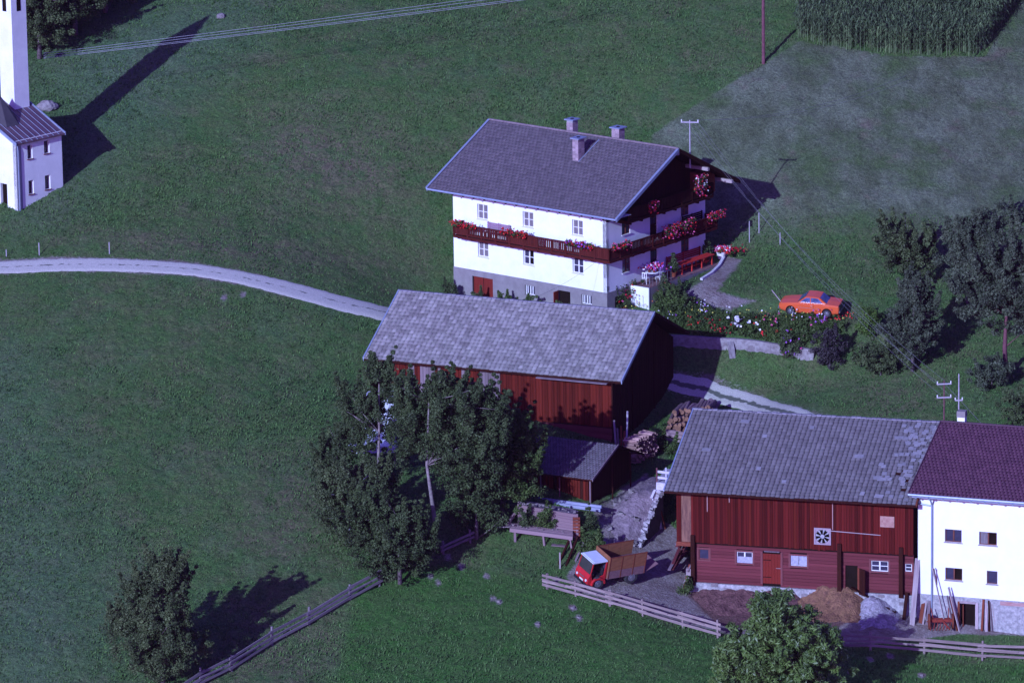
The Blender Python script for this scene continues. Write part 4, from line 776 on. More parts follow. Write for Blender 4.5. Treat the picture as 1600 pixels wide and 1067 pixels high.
for i in range(11): piece('rafter_end', roof3, -.02, xw, -.5-i*.9, -.38-i*.9, E3-.30, E3-.17, metal, (0,-math.atan(s3),0)).location.z += .15
piece('wall_plate', roof3, -.0, .06, -10, -.2, E3-.23, E3-.165, metal); piece('purlin', roof3, .55, .7, -10, -.1, E3-.02-.1, E3-.0, metal)
whl = [(-2.11,6.35,-3.20,5.51),(-4.34,6.35,-5.49,5.49),(-2.14,3.81,-3.25,2.99),(-4.85,3.81,-5.54,2.94)]
whd = (-3.11,1.55,-4.12,-0.11); zpl = (-3.11,1.94)[1]
top3 = E3+s3*xw-.16
wall('wall', rh, 'front', (xw,wy0,zpl), 14, top3-zpl, M('bright_render', (.82,.82,.78), (.76,.77,.73), .7, bump=.008, bscale=12), [(wy0-a[0], a[3]-zpl, a[0]-a[2], a[1]-a[3]) for a in whl], depth=.2)
wall('plinth', rh, 'front', (xw-.06,wy0+.05,-3), 14, zpl+3-.003, stucco, [(wy0+.05-whd[0], whd[3]+3, whd[0]-whd[2], whd[1]-whd[3])], depth=.35)
MB().box(xw+.35,2*D3-1,wy0-14,wy0-.01,-3,top3-.1).build('inner_walls', white, rh); MB().hull8([(xw+.0,wy0-.02,-3),(2*D3-1,wy0-.02,-3),(2*D3-1,wy0,-3),(xw,wy0,-3),(xw,wy0-.02,top3),(2*D3-1,wy0-.02,top3),(2*D3-1,wy0,top3),(xw,wy0,top3)]).build('side_wall', white, rh)
for k, a in enumerate(whl): window(rh, 'front', (xw, a[0], a[3]), round(a[0]-a[2],2), round(a[1]-a[3],2), frameb, cols=2 if k < 3 else 1, rows=1, curt=(k in (1,)), open_=(-1.0 if k in (1,2) else 0), depth=.12, sill=timber)
for px_ in (1490, 1545): pass
for (a, b) in ((-2.05,8.26,-3.22,8.22), (-4.26,8.30,-5.46,8.22)) if False else [((-2.05,8.18)[0], (-3.22,8.26)[0]), ((-4.30,8.26)[0], (-5.46,8.35)[0])]:
    z = E3-.52; piece('vent_opening', rh, xw-.02, xw+.0-.004, b, a, z, z+.24, frameb); piece('vent_shade', rh, xw-.03, xw-.021, b+.05, a-.05, z+.1, z+.23, dark)
yl, zt, yr, zb = whd
MB().box(0,yl-yr,.2,.25,-.3,zt-zb).build('doorway', dark, rh, loc=(xw,yl,zb), rz=RZ['front']); piece('door_casing', rh, xw-.1, xw+.1, yl, yl+.14, zb-.3, zt+.1, rust); piece('door_leaf', rh, xw-.09, xw+.1, yl-.25, yl-.2, zb, zt-.1, rust)
piece('door_casing', rh, xw-.12, xw+.02, yr-.2, yr-.02, zb-.3, zt+.1, timber); piece('lintel', rh, xw-.11, xw+.02, yr, yl, zt, zt+.14, timber)
dp = (-1.28,5.30)[0]
MB().tube([(-.09,dp+.05,E3-.12),(.55,dp,E3-.5),(.9,dp,E3-.9),(.9,dp,.6)], .06, n=8).build('downpipe', metal, rh)
MB().tube([(.85,wy0+.15,E3-.85),(.85,dp,E3-.95)], .05, n=8).build('overflow_pipe', metal, rh)
piece('bracket', rh, .3, 1.0, dp-.5, dp-.42, E3-.35, E3-.25, metal)
piece('brick_course', rh, xw-.075, xw-.0, wy0-9, wy0-5.4, zpl-.32, zpl-.08, M('exposed_brick', (.34,.14,.12), (.42,.30,.28), 4)); piece('brick_course', rh, xw-.075, xw-.0, wy0-9, wy0-6.4, -.55, -.35, M('exposed_brick', (.34,.14,.12)))
cx, cy = 8.7, (-1.28,11.68)[0]
ch3 = link('chimney', None, rh, (cx, cy, E3+R3)); MB().box(-.25,.25,-.25,.25,-.5,.35).build('chimney_foot', white, ch3); MB().box(-.28,.28,-.28,.28,.35,.75).build('chimney_head', plinth, ch3)
# ================================================================ SMALL SHED
pt0 = M('platform_wood', (.22,.14,.15), (.13,.07,.08), 4); sh = thing('shed', 'small open-sided timber shed with grey roof below the big barn', 'shed', (-1.50,-26.0,-7.2), 1.076)
E4, D4, R4, L4 = 2.33, 3.73, 1.43, 5.44; s4 = R4/D4
mb = MB(); roof_slab(mb, 0, E4, D4, E4+R4, 0, L4+.6, .08); roof_slab(mb, D4, E4+R4, 2*D4, E4-.1, 0, L4+.6, .08); roof4 = mb.build('roof', darkwood, sh); ln = math.hypot(D4, R4)
tiles('shingles', roof4, (0,0,E4+.003), (0,1,0), (D4/ln,0,R4/ln), 27, 18, (L4+.6)/27, ln/18, slate4, t=.015, jit=.01)
tiles('shingles', roof4, (2*D4,0,E4-.1+.003), (0,1,0), (-.93,0,.372), 14, 8, (L4+.6)/14, .5, slate4, t=.015)
MB().hull8([(-.02,-.02,E4-.1),(D4,-.02,E4+R4-.1),(D4,.01,E4+R4-.1),(-.02,.01,E4-.1),(-.02,-.02,E4+.06),(D4,-.02,E4+R4+.06),(D4,.05,E4+R4+.06),(-.02,.05,E4+.06)]).build('verge_board', greyboard, roof4)
MB().box(1.2,2*D4-.6,.75,L4,-1.5,E4-.1).build('frame', dark, sh); MB().hull8([(.35,.1,-2.5),(1.2,.1,-2.5),(1.2,6,-2.5),(.35,6,-2.5),(.35,.1,-.1),(1.2,.1,-.1),(1.2,6,-.1),(.35,6,-.1)]).build('plank_platform', pt0, sh)
for i in range(24): y = .7+i*.2; piece('wall_board', sh, 1.08+.015*(i % 2), 1.16, y, y+R.uniform(.13,.19), -.1, E4+.2, barnred2 if R.random() < .75 else darkwood)
for i in range(26): x = 1.1+i*.22; piece('gable_board', sh, x, x+.2, .66, .74, -.6, min(E4+R4-s4*abs(x+.1-D4)-.1, 9), darkwood)
for y in (.35, 2.6, 4.0): rod('roof_post', sh, (.3,y,-.9), (.3,y,E4), .10, greyboard if y != 2.6 else pole)
rod('roof_post', sh, (3.0,.1,-.9), (3.0,.1,E4+1.0), .10, darkwood); rod('roof_post', sh, (5.6,.1,-.5), (5.6,.1,E4+.5), .10, darkwood)
bl = M('bluish_beam', (.32,.33,.42), (.2,.2,.28), 5)
a = (4.01,0.72); c = (-0.79,0.39)
for q in range(2): piece('beam', sh, -.6+q*.16, -.45+q*.16, c[0]-.05, a[0]+.4, a[1]-.28+q*.15, a[1]-.06+q*.15, bl)
# ================================================================ CHAPEL (left edge)
ch = thing('chapel', 'white chapel with tall square tower and tin-roofed annexe at the left edge', 'church', (-41.46,12.0,4.81), .82)
cw = 4.42; che = 4.95
cwin = [(1.11,4.55,1.58,3.56),(2.71,4.59,3.23,3.67),(1.11,1.99,1.58,1.00),(2.69,2.08,3.20,1.06)]
wall('wall', ch, 'gable', (0,0,-2.5), cw, che+2.5+.1, churchw, [(a[0], a[3]+2.5, a[2]-a[0], a[1]-a[3]) for a in cwin], depth=.28)
for a in cwin: window(ch, 'gable', (a[0],0,a[3]), round(a[2]-a[0],2), round(a[1]-a[3],2), M('brown_sash', (.06,.03,.04), scale=3), cols=2, rows=2, curt=False, depth=.24, sill=rust)
wall('wall', ch, 'front', (0,9,-2.5), 9, che+2.5, churchw, [(9-1.75, 2.6, .7, 1.7)], depth=.25, top=[(0,che+2.5),(9,che+2.5),(4.5,che+2.5+4.5*.48)])
MB().box(.22,.25,1.0,1.8,0,1.9).build('doorway', dark, ch)
MB().box(.3,cw,.3,9,-2.5,che-.1).build('inner_walls', churchw, ch); MB().box(-.012,.5,-.015,-.004,-2,che-.05).build('corner_band', M('grey_quoin', (.30,.30,.32), scale=3), ch)
cr_ = 4.5; kz = .48
mb = MB(); mb.hull8([(-.15,-.25,che-.05-.12),(cw+.12,-.25,che-.05-.12),(cw+.12,cr_,che-.05+kz*(cr_+.25)-.12),(-.15,cr_,che-.05+kz*(cr_+.25)-.12),(-.15,-.25,che-.05),(cw+.12,-.25,che-.05),(cw+.12,cr_,che-.05+kz*(cr_+.25)),(-.15,cr_,che-.05+kz*(cr_+.25))])
mb.hull8([(-.15,cr_,che-.05+kz*(cr_+.25)-.12),(cw+.12,cr_,che-.05+kz*(cr_+.25)-.12),(cw+.12,9.25,che-.17),(-.15,9.25,che-.17),(-.15,cr_,che-.05+kz*(cr_+.25)),(cw+.12,cr_,che-.05+kz*(cr_+.25)),(cw+.12,9.25,che-.05),(-.15,9.25,che-.05)])
crf = mb.build('roof', copper, ch)
for i in range(10):
    x = -.13+i*(cw+.22)/9; MB().hull8([(x-.012,-.25,che-.05),(x+.012,-.25,che-.05),(x+.012,cr_,che-.05+kz*(cr_+.25)),(x-.012,cr_,che-.05+kz*(cr_+.25)),(x-.012,-.25,che-.02),(x+.012,-.25,che-.02),(x+.012,cr_,che-.02+kz*(cr_+.25)),(x-.012,cr_,che-.02+kz*(cr_+.25))]).build('standing_seam', metal, crf)
for x in (-.2, cw+.12): MB().hull8([(x,-.28,che-.2),(x+.07,-.28,che-.2),(x+.07,cr_,che-.2+kz*(cr_+.25)),(x,cr_,che-.2+kz*(cr_+.25)),(x,-.28,che+.03),(x+.07,-.28,che+.03),(x+.07,cr_,che+.03+kz*(cr_+.25)),(x,cr_,che+.03+kz*(cr_+.25))]).build('verge_board', metal, crf)
MB().tube([(.1,-.06,che-.15),(.12,-.10,che-.6),(.12,-.10,-.2)], .045, n=6).build('downpipe', metal, ch)
# tower
tx0, ty0, tw = 4.2, 3.0, 1.42
tb = [(tx0-tw, ty0), (tx0, ty0+tw)]
mb = MB(); mb.box(tx0-tw,tx0,ty0-.0,ty0+tw,-1,15.0); tower = mb.build('tower', churchw, ch)
for (x, y, ax_) in ((tx0-tw/2, ty0, 0), (tx0-tw, ty0+tw/2, 1)):
    pts = [(-.2,-.5),(.2,-.5),(.2,.3),(.14,.45),(0,.52),(-.14,.45),(-.2,.3)]
    z = 14.0
    f_ = [(x+p[0], y-.012, z+p[1]) for p in pts] if ax_ == 0 else [(x-.012, y-p[0], z+p[1]) for p in pts]
    MB().poly(f_).build('bell_opening', dark, tower)
MB().box(tx0-tw-.1,tx0+.1,ty0-.1,ty0+tw+.1,15.0,15.2).build('cornice', churchw, tower)
c_ = (tx0-tw/2, ty0+tw/2); mb = MB(); q = [(tx0-tw-.15,ty0-.15),(tx0+.15,ty0-.15),(tx0+.15,ty0+tw+.15),(tx0-tw-.15,ty0+tw+.15)]
for i in range(4): a, b = q[i], q[(i+1) % 4]; mb.poly([(a[0],a[1],15.2),(b[0],b[1],15.2),(c_[0],c_[1],18.6)])
mb.build('spire', slate4, tower)
# polygonal shingled apse roof in front of the tower
ap = (1.2, 2.0); mb = MB(); n_ = 8; ra = 1.55
ring = [(ap[0]+ra*math.cos(2*math.pi*i/n_+.39), ap[1]+.9+ra*math.sin(2*math.pi*i/n_+.39)) for i in range(n_)]
for i in range(n_): a, b = ring[i], ring[(i+1) % n_]; mb.poly([(a[0],a[1],5.7),(b[0],b[1],5.7),(ap[0],ap[1]+.9,7.9)]); mb.poly([(a[0],a[1],3),(b[0],b[1],3),(b[0],b[1],5.7),(a[0],a[1],5.7)])
mb.build('turret_roof', slate4, ch)
# ================================================================ STONY BANK, DRY WALL, RAMP
def loft(name, A, B, n, k, m, rough, parent=None, bulge=0):
    V = []
    for i in range(n+1):
        t = i/n; a = lerp_line(A, t); b = lerp_line(B, t)
        for j in range(k+1):
            s = j/k; p = a.lerp(b, s); e = math.sin(math.pi*s)*math.sin(math.pi*min(1,max(0,t)))
            V.append((p.x+R.uniform(-rough,rough)*.4, p.y+R.uniform(-rough,rough)*.4, p.z+bulge*e+R.uniform(-rough,rough)*min(1,e*3+.2)))
    I = np.arange(len(V)).reshape(n+1, k+1); F = np.stack([I[:-1,:-1], I[1:,:-1], I[1:,1:], I[:-1,1:]], -1).reshape(-1, 4)
    return link(name, arr_mesh(name, np.array(V), F, m, NR.random(len(F))), parent)
def lerp_line(P, t):
    P = [Vector(p) for p in P]; d = [0]
    for a, b in zip(P[:-1], P[1:]): d.append(d[-1]+(b-a).length)
    x = t*d[-1]; k = max(j for j in range(len(P)) if d[j] <= x+1e-6); k = min(k, len(P)-2); return P[k].lerp(P[k+1], (x-d[k])/max(1e-6, d[k+1]-d[k]))
dw0 = Vector(G((1.65,-28.11,-8.90))); dw1 = Vector(G((3.13,-24.55,-8.40))); wtop = [dw0+Vector((0,0,.15)), dw0.lerp(dw1,.3)+Vector((-.05,.1,.95)), dw0.lerp(dw1,.65)+Vector((-.02,.1,1.7)), dw1+Vector((0,0,2.35))]
earth = M('stony_earth', (.30,.23,.24), (.15,.11,.115), 2.6, bump=.10, bscale=7, c3=(.40,.33,.33))
bank = loft('earth_bank', [G((-0.53,-29.46,-8.55),-.1), G((-0.78,-27.82,-7.82),-.1), G((-0.29,-24.72,-7.21),-.05), G((0.62,-21.41,-6.86),-.1), G((1.74,-19.06,-6.53),-.1)], [dw0+Vector((-.1,0,.1)), wtop[1]+Vector((-.2,0,-.12)), wtop[2]+Vector((-.2,0,-.12)), wtop[3]+Vector((-.2,0,-.15)), G((3.95,-18.78,-6.92),.1)], 26, 18, earth, .10, bulge=.45)
tag(bank, kind='structure')
dw = thing('dry_stone_wall', 'crumbling dry stone wall climbing beside the farmyard to the barn ramp', 'wall', dw0)
mb = MB(); o0 = dw0
for i in range(10):
    t0, t1 = i/10, (i+1)/10; a = lerp_line(wtop, t0)-o0; b = lerp_line(wtop, t1)-o0; A0 = dw0.lerp(dw1, t0)-o0; B0 = dw0.lerp(dw1, t1)-o0; n_ = Vector((-.35,.3,0))
    mb.hull8([A0+Vector((0,0,-1)), B0+Vector((0,0,-1)), B0+n_+Vector((0,0,-1)), A0+n_+Vector((0,0,-1)), a, b, b+n_, a+n_])
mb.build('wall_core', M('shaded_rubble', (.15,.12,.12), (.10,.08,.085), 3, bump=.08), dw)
def rock(m, seed):
    r = random.Random(seed); bm_ = MB(); pts = []
    for z in (-.5,.5):
        for a in range(4): t = a*math.pi/2+.78; pts.append((math.cos(t)*.7*r.uniform(.6,1), math.sin(t)*.7*r.uniform(.6,1), z*r.uniform(.6,1)))
    bm_.hull8(pts); bm_.poly([tuple(Vector(p)*1.0) for p in pts[4:]]); return bm_.mesh('stone', m)
rocks = [rock(stone, i) for i in range(6)]
def stone_at(name, p, s, parent=None, k=None):
    o = link(name, rocks[R.randrange(6) if k is None else k], parent, p); o.scale = (s*R.uniform(.7,1.2), s*R.uniform(.7,1.2), s*R.uniform(.5,.9)); o.rotation_euler = (R.uniform(-.4,.4), R.uniform(-.4,.4), R.uniform(0,6)); return o
pale_rock = M('pale_rock', (.46,.42,.42), (.30,.26,.27), 5, bump=.03, vary=.3, obj=True); prs = [rock(pale_rock, 20+i) for i in range(4)]
for i in range(26):
    t = i/25; p = lerp_line(wtop, t)-o0; o = stone_at('stone', (p.x-.12+R.uniform(-.06,.06), p.y+.08, p.z+.03), R.uniform(.30,.46), dw); o.data = prs[i % 4]
for i in range(0):
    t = R.random(); p = lerp_line(wtop, t)-o0; q = dw0.lerp(dw1, t)-o0; s_ = R.random(); stone_at('stone', (p.x+.03, p.y-.02, q.z+(p.z-q.z)*s_), R.uniform(.2,.36), dw)
for i in range(26):
    t = R.random(); u_ = R.random(); a = lerp_line([G((-0.53,-29.46,-8.55),.1), G((-0.78,-27.82,-7.82),.1), G((-0.29,-24.72,-7.21),.1), G((0.62,-21.41,-6.86),.1)], t).lerp(lerp_line(wtop, t), u_); bulge = .45*math.sin(math.pi*u_)*math.sin(math.pi*t*.8)
    o = stone_at('stone', (a.x, a.y, a.z+bulge*.8), R.uniform(.18,.4)); tag(o, 'rough grey stone lying on the bare earth bank above the farmyard', 'stone', 'stones scattered on the earth bank')
# bridge ramp with white rails between the bank and the stable barn
b2m = Matrix.Translation((18.843,-36.42,-11.3)) @ Matrix.Rotation(1.30819, 4, 'Z'); bw = lambda x, y, z: b2m @ Vector((x, y, z))
rp0 = Vector((2.69,-24.60,-5.90)); rp1 = Vector((3.69,-24.90,-5.96))
ramp = thing('barn_bridge', 'small concrete bridge with pale timber railings leading into the stable barn', 'bridge', rp0)
wt_ = M('whitewashed_timber', (.58,.55,.60), (.42,.38,.44), 4)
d = (rp1-rp0); beam('front_edge', ramp, (0,0,.2), d+Vector((0,0,.2)), .2, .5, wt_); MB().hull8([(0,0,-.1),(d.x,d.y,-.1),(d.x+.6,d.y+3,-.1),(.6,3,-.1),(0,0,.38),(d.x,d.y,.38),(d.x+.6,d.y+3,.5),(.6,3,.5)]).build('deck', M('concrete_deck', (.36,.33,.36), scale=4), ramp)
for z in (.75, 1.15): beam('railing_board', ramp, (0,.05,z), d+Vector((0,.05,z)), .05, .16, wt_)
for q in range(2): beam('railing_post', ramp, (.02+q*.6,.02,-.3), (.02+q*.6,.02,1.4), .09, .09, wt_ if q else pole)
for q in range(3): beam('edge_board', ramp, (.0-.1,.0-q*.05,-.1-q*.25), (.0-.35-q*.2,-.5-q*.4,-.5-q*.5), .16, .1, wt_)
def plank(label, a, b, w_, m, group, th=.05, name='plank', cat='plank', roll=0):
    o = beam(name, None, a, b, w_, th, m, roll); return tag(o, label, cat, group)
for (x, dx, m) in ((1034,-8,wt_),(1041,-13,rust)):
    pass
plank('pale plank leaning from the yard up to the barn bridge railing', G((2.95,-25.10,-8.50),0), Vector((2.52,-24.70,-6.09)), .22, wt_, None); plank('reddish plank leaning against the barn bridge beside a pale one', G((3.24,-24.97,-8.54),0), Vector((2.69,-24.75,-6.16)), .16, rust, None)
for i in range(16):        # boards stored under the jetty, left of the stable barn
    x = R.uniform(1.5, 6.5); z = -.0+i*.13; a = bw(x-1.3, ul+.35+R.uniform(-.1,.35), 2.2+z*.9); c = bw(x+1.5, ul+.15+R.uniform(0,.4), 2.0+z*.9+R.uniform(.2,1.1))
    gz = H(a.x, a.y); a.z = gz+.1+i*.11; c.z = gz+.3+i*.13+R.uniform(0,.5)
    plank('dark weathered board stacked in the shade left of the stable barn', a, c, .2, R.choice([greyboard, rust, logm]), 'boards stacked beside the stable barn', name='board', cat='board')
# white cross-braced trestle by the stable corner
ts = thing('broken_trestle', 'leaning pale trestle frame at the left corner of the stable barn', 'trestle', G((4.36,-31.49,-10.78)))
for a, b, m in (((-.2,-.1,0),(.25,.2,1.7),rust), ((.35,0,0),(.1,.2,1.5),timber), ((-.15,.0,.5),(.25,.1,1.2),timber), ((.1,-.1,1.3),(.4,.2,1.75),greyboard), ((0,0,.2),(.55,.1,.5),greyboard)): beam('strut', ts, a, b, .12, .05, m)
MB().box(.0,.3,-.02,.06,1.0,1.45).build('panel', timber, ts)
# ================================================================ MANURE HEAP AND STRAW
def mound(name, label, cat, pts, hs, m, rough=.09, seed=1, kind=None):
    """heap over an outline: heights given by bumps (x,y,height,radius)"""
    P = [(p[0], p[1]) for p in pts]; xs = [p[0] for p in P]; ys = [p[1] for p in P]; gx_ = np.arange(min(xs)-.3, max(xs)+.3, .16); gy_ = np.arange(min(ys)-.3, max(ys)+.3, .16)
    X, Y = np.meshgrid(gx_, gy_); msk = np.clip(polymask(X, Y, P, .7)*1.6-.3, 0, 1); h = np.zeros(X.shape)
    for (bx, by, bh, br) in hs: h = np.maximum(h, bh*np.exp(-((X-bx)**2+(Y-by)**2)/(br*br)))
    rg = np.random.default_rng(seed); Z = hz(X, Y)-.12+msk*(.1+h)+msk*(vnoise(X,Y,.5,seed)-.5)*.28+(rg.random(X.shape)-.5)*rough*msk
    I = np.arange(X.size).reshape(X.shape); F = np.stack([I[:-1,:-1], I[:-1,1:], I[1:,1:], I[1:,:-1]], -1); mk = (msk[:-1,:-1] > .02)|(msk[1:,1:] > .02); F = F[mk]
    return tag(link(name, arr_mesh(name, np.stack([X,Y,Z],-1).reshape(-1,3), F, m, rg.random(len(F)))), label, cat, kind=kind)
dung = M('manure', (.17,.085,.075), (.09,.04,.038), 3, bump=.12, bscale=9, vary=.35, c3=(.25,.17,.15)); straw = M('old_straw', (.25,.13,.065), (.13,.06,.04), 3, bump=.12, bscale=9, vary=.35, c3=(.36,.25,.16))
rubble = M('grey_rubble', (.34,.31,.33), (.2,.17,.19), 5, bump=.12, bscale=9, vary=.5)
m1 = [(4.60,-31.66,-10.86),(5.98,-30.05,-10.64),(9.29,-30.06,-10.56),(11.72,-31.02,-10.53),(11.49,-35.64,-11.26),(8.94,-37.87,-11.60),(6.18,-35.69,-11.37)]; m1a, m1b = (7.55,-31.96,-11.04), (10.64,-32.13,-10.82)
mound('manure_heap', 'broad brown manure heap below the stable windows', 'manure heap', m1, [(m1a[0],m1a[1],.7,2.4),(m1b[0],m1b[1],1.0,2.0)], dung, seed=4)
m2 = [(9.09,-29.78,-10.51),(11.36,-30.07,-10.38),(12.52,-31.63,-10.57),(11.22,-32.74,-10.86),(9.41,-31.84,-10.89)]; c2 = (10.68,-31.22,-10.67); mound('straw_heap', 'small heap of rusty straw under the stable door', 'straw heap', m2, [(c2[0],c2[1],1.1,1.1)], straw, seed=5)
m3 = [(10.68,-31.22,-10.67),(14.99,-31.70,-10.46),(16.34,-33.20,-10.81),(16.43,-36.23,-11.59),(13.03,-37.25,-11.56),(10.45,-35.97,-11.36)]; c3_ = (14.45,-33.91,-10.90); mound('straw_heap', 'tall yellow-brown straw heap below the open stable doorway', 'straw heap', m3, [(c3_[0],c3_[1],1.05,1.7),(c3_[0]-1.3,c3_[1]+.6,1.2,1.2)], straw, seed=6)
m4 = [(15.08,-33.64,-10.87),(16.95,-33.18,-10.82),(18.09,-34.62,-11.26),(17.51,-37.19,-11.95),(15.05,-37.56,-11.79)]; c4 = (16.34,-35.12,-11.29); mound('rubble_heap', 'pale grey rubble heap against the stable foundation', 'rubble heap', m4, [(c4[0],c4[1],.9,1.2)], rubble, seed=7)
plank('dark plank sloping from the open stable doorway over the heap', Vector((14.82,-34.60,-9.80)), G((17.62,-35.52,-11.48),.25), .3, darkwood, None)
# ================================================================ TIMBER BY THE SHED
tf = thing('timber_crib', 'pale weathered timber crib wall with stones on top below the small shed', 'timber wall', (0,0,0))
c0 = Vector(G((-6.31,-28.37,-7.65))); c1 = Vector(G((-2.47,-29.37,-8.11))); dd = (c1-c0)
pt = M('mauve_timber', (.29,.20,.20), (.18,.11,.12), 3, stretch=(.3,1,3), vary=.3, obj=True, c3=(.46,.36,.4))
back = Vector((-.05,.55,0))
for j in range(8): beam('board', tf, c0+back*(.6+j*.04)+Vector((0,0,.25+j*.2)), c1+back*(.6+j*.04)+Vector((0,0,.25+j*.2)), .1, .215, pt, roll=.08)
fb_ = c0+back*1.0; fe_ = c1+back*1.0; MB().hull8([tuple(fb_+Vector((.1,.1,-.6))),tuple(fe_+Vector((-.1,.1,-.6))),tuple(fe_+Vector((-.1,1.7,-.6))),tuple(fb_+Vector((.1,1.7,-.6))),tuple(fb_+Vector((.1,.1,1.68))),tuple(fe_+Vector((-.1,.1,1.68))),tuple(fe_+Vector((-.1,1.7,1.6))),tuple(fb_+Vector((.1,1.7,1.6)))]).build('stone_fill', earth, tf)
for q in range(7): rod('log_end', tf, c1+back*.7+Vector((-.35,.05,.2+q*.22)), c1+back*.7+Vector((.12,.0,.2+q*.22)), .2, rust)
for j in (0, .48, .98): beam('upright', tf, c0+dd*j+back*.45+Vector((0,0,-.3)), c0+dd*j+back*.95+Vector((0,-.04,1.8)), .14, .1, pt)
tb0 = Vector(G((-6.94,-29.19,-7.96))); tb1 = Vector(G((-2.89,-30.04,-8.34))); shelf = thing('plank_shelf', 'long pale plank shelf on short posts in front of the timber crib', 'shelf', (0,0,0))
up_ = Vector((0,0,.75)); beam('front_beam', shelf, tb0+up_, tb1+up_, .12, .24, pt)
for j in range(4): beam('shelf_board', shelf, tb0+up_+Vector((.02,.2+j*.22,.1+j*.03)), tb1+up_+Vector((.02,.2+j*.22,.1+j*.03)), .2, .05, pt)
for t in (.08, .55, .98): beam('leg', shelf, tb0.lerp(tb1, t)+Vector((.05*t,0,-.2)), tb0.lerp(tb1, t)+Vector((-.1*t,.05,.65)), .13, .13, pt)
for i in range(14): p = tb0.lerp(tb1, R.random())+up_+Vector((0,R.uniform(.2,.8),.2)); o = stone_at('stone', p, R.uniform(.08,.16)); tag(o, 'small pale stone lying on the plank shelf below the shed', 'stone', 'stones on the plank shelf')
for i in range(34): p = c0+dd*R.random()+back*1.2+Vector((0,R.uniform(.0,.5),1.78+R.uniform(0,.06))); o = stone_at('stone', p, R.uniform(.1,.22)); tag(o, 'small pale stone on top of the timber crib below the shed', 'stone', 'stones on top of the timber crib')
rod_ = tag(rod('log', None, Vector(G((-7.13,-27.96,-7.50),.2)), Vector((-6.28,-27.00,-6.19)), .28, pt), 'thick pale log leaning at the left end of the timber crib', 'log')
plank('thin pale plank jutting left over the shelf by the shed', Vector(G((-7.80,-28.47,-7.69),.45)), Vector((-6.47,-28.60,-7.15)), .12, timber, None)
for k, (a, b) in enumerate((((-3.87,-31.54,-8.83),(-2.96,-29.60,-7.52)),((-3.38,-31.71,-8.91),(-2.55,-29.70,-7.58)),((-2.84,-31.46,-8.86),(-2.18,-29.80,-7.99)))): plank(['long dark beam leaning against the right end of the plank shelf','second dark beam leaning beside the plank shelf','shorter grey beam leaning right of two dark beams at the shelf'][k], G(a,-.1), Vector(b), .14, darkwood if k < 2 else greyboard, None, th=.12, name='beam', cat='beam')
plank('short pale stake standing in the grass left of the red truck', G((-3.75,-31.94,-8.96),-.1), Vector(G((-3.75,-31.94,-8.96),1.0)), .09, timber, None, th=.09, name='stake', cat='stake')
plank('pale plank lying on the ground below the plank shelf', G((-4.25,-29.77,-8.18),.1), Vector(G((-3.35,-29.89,-8.25),.1)), .4, pt, None)
# ================================================================ LOGS AND FIREWOOD
logend = M('log_end', (.27,.14,.085), (.15,.075,.055), 5, vary=.5, obj=True); logbark = M('log_bark', (.24,.15,.17), (.13,.08,.09), 6, vary=.4, obj=True, c3=(.38,.3,.32))
def logmesh(n=9):
    mb = MB(); pts = [(0,0,-.5),(0,0,.5)]; k = n
    ring = [(math.cos(2*math.pi*i/n)*.5, math.sin(2*math.pi*i/n)*.5) for i in range(n)]
    for i in range(n): a, b = ring[i], ring[(i+1) % n]; mb.poly([(-.5,a[0],a[1]),(.5,a[0],a[1]),(.5,b[0],b[1]),(-.5,b[0],b[1])], logbark)
    mb.poly([(-.5,*r) for r in ring], logend); mb.poly([(.5,*r) for r in ring[::-1]], logend); return mb.mesh('log')
LM_ = logmesh(); BL = logmesh(5)
lp = Vector(G((3.81,-10.86,-5.92))); ld = Vector((.97,.22,0)).normalized(); la = Vector((.22,.97,.0)).normalized(); q_ = la.to_track_quat('X','Z').to_euler()
cnt = 0
for row in range(7):
    x = -.15+row*.05+(.3 if row > 3 else 0)
    while x < 3.3-row*.06:
        r = R.uniform(.08,.17) if row > 1 else R.uniform(.13,.22); p = lp+ld*(x+r)+la*R.uniform(-.25,.25)+la*.9; p.z = H(p.x-la.x*.9, p.y-la.y*.9)+.12+row*.23+R.uniform(-.05,.05)
        o = link('log', LM_, None, p); o.scale = (R.uniform(1.6,2.0), 2*r, 2*r); o.rotation_euler = (q_.x+R.uniform(-.08,.08), q_.y+R.uniform(-.05,.05), q_.z+R.uniform(-.14,.14)); tag(o, 'round log with brown cut end in the big log pile behind the stable roof', 'log', 'logs in the big pile'); x += 2*r*.98; cnt += 1
for k, (a, b, r) in enumerate((((6.16,-8.01,-5.57),(6.93,-7.07,-5.38),.4),((6.50,-8.00,-5.57),(7.43,-7.68,-5.50),.32),((5.92,-8.50,-5.65),(6.32,-7.09,-5.36),.35))): a = Vector(G(a,.55)); b = Vector(G(b,.65)); tag(rod('stump', None, a, b, r, logbark), ['gnarled stump at the right end of the log pile','thick crooked log lying behind the stable roof ridge','short upright stump beside the log pile'][k], 'log')
for k, (a, b) in enumerate((((3.65,-11.65,-6.01),(5.27,-12.26,-6.18)),((3.71,-11.09,-5.94),(5.29,-11.56,-6.11)))): tag(rod('log', None, G(a,.2), G(b,.2), .3, pt), ['long pale log lying as a sleeper at the foot of the log pile','second long log lying just behind the pale sleeper of the log pile'][k], 'log')
f0 = Vector(G((1.09,-17.79,-6.09))); f1 = Vector(G((2.65,-15.36,-6.08))); fd = f1-f0; fl_ = fd.length; fd.normalize(); fa = Vector((-fd.y, fd.x, 0)); qf = fa.to_track_quat('X','Z').to_euler()
billm = M('split_wood', (.42,.27,.23), (.22,.11,.10), 5, vary=1.0, obj=True)
BL = MB().hull8([(-.5,-.5,-.4),(.5,-.5,-.4),(.5,.5,-.4),(-.5,.5,-.4),(-.5,-.1,.5),(.5,-.1,.5),(.5,.2,.5),(-.5,.2,.5)]).mesh('billet', billm)
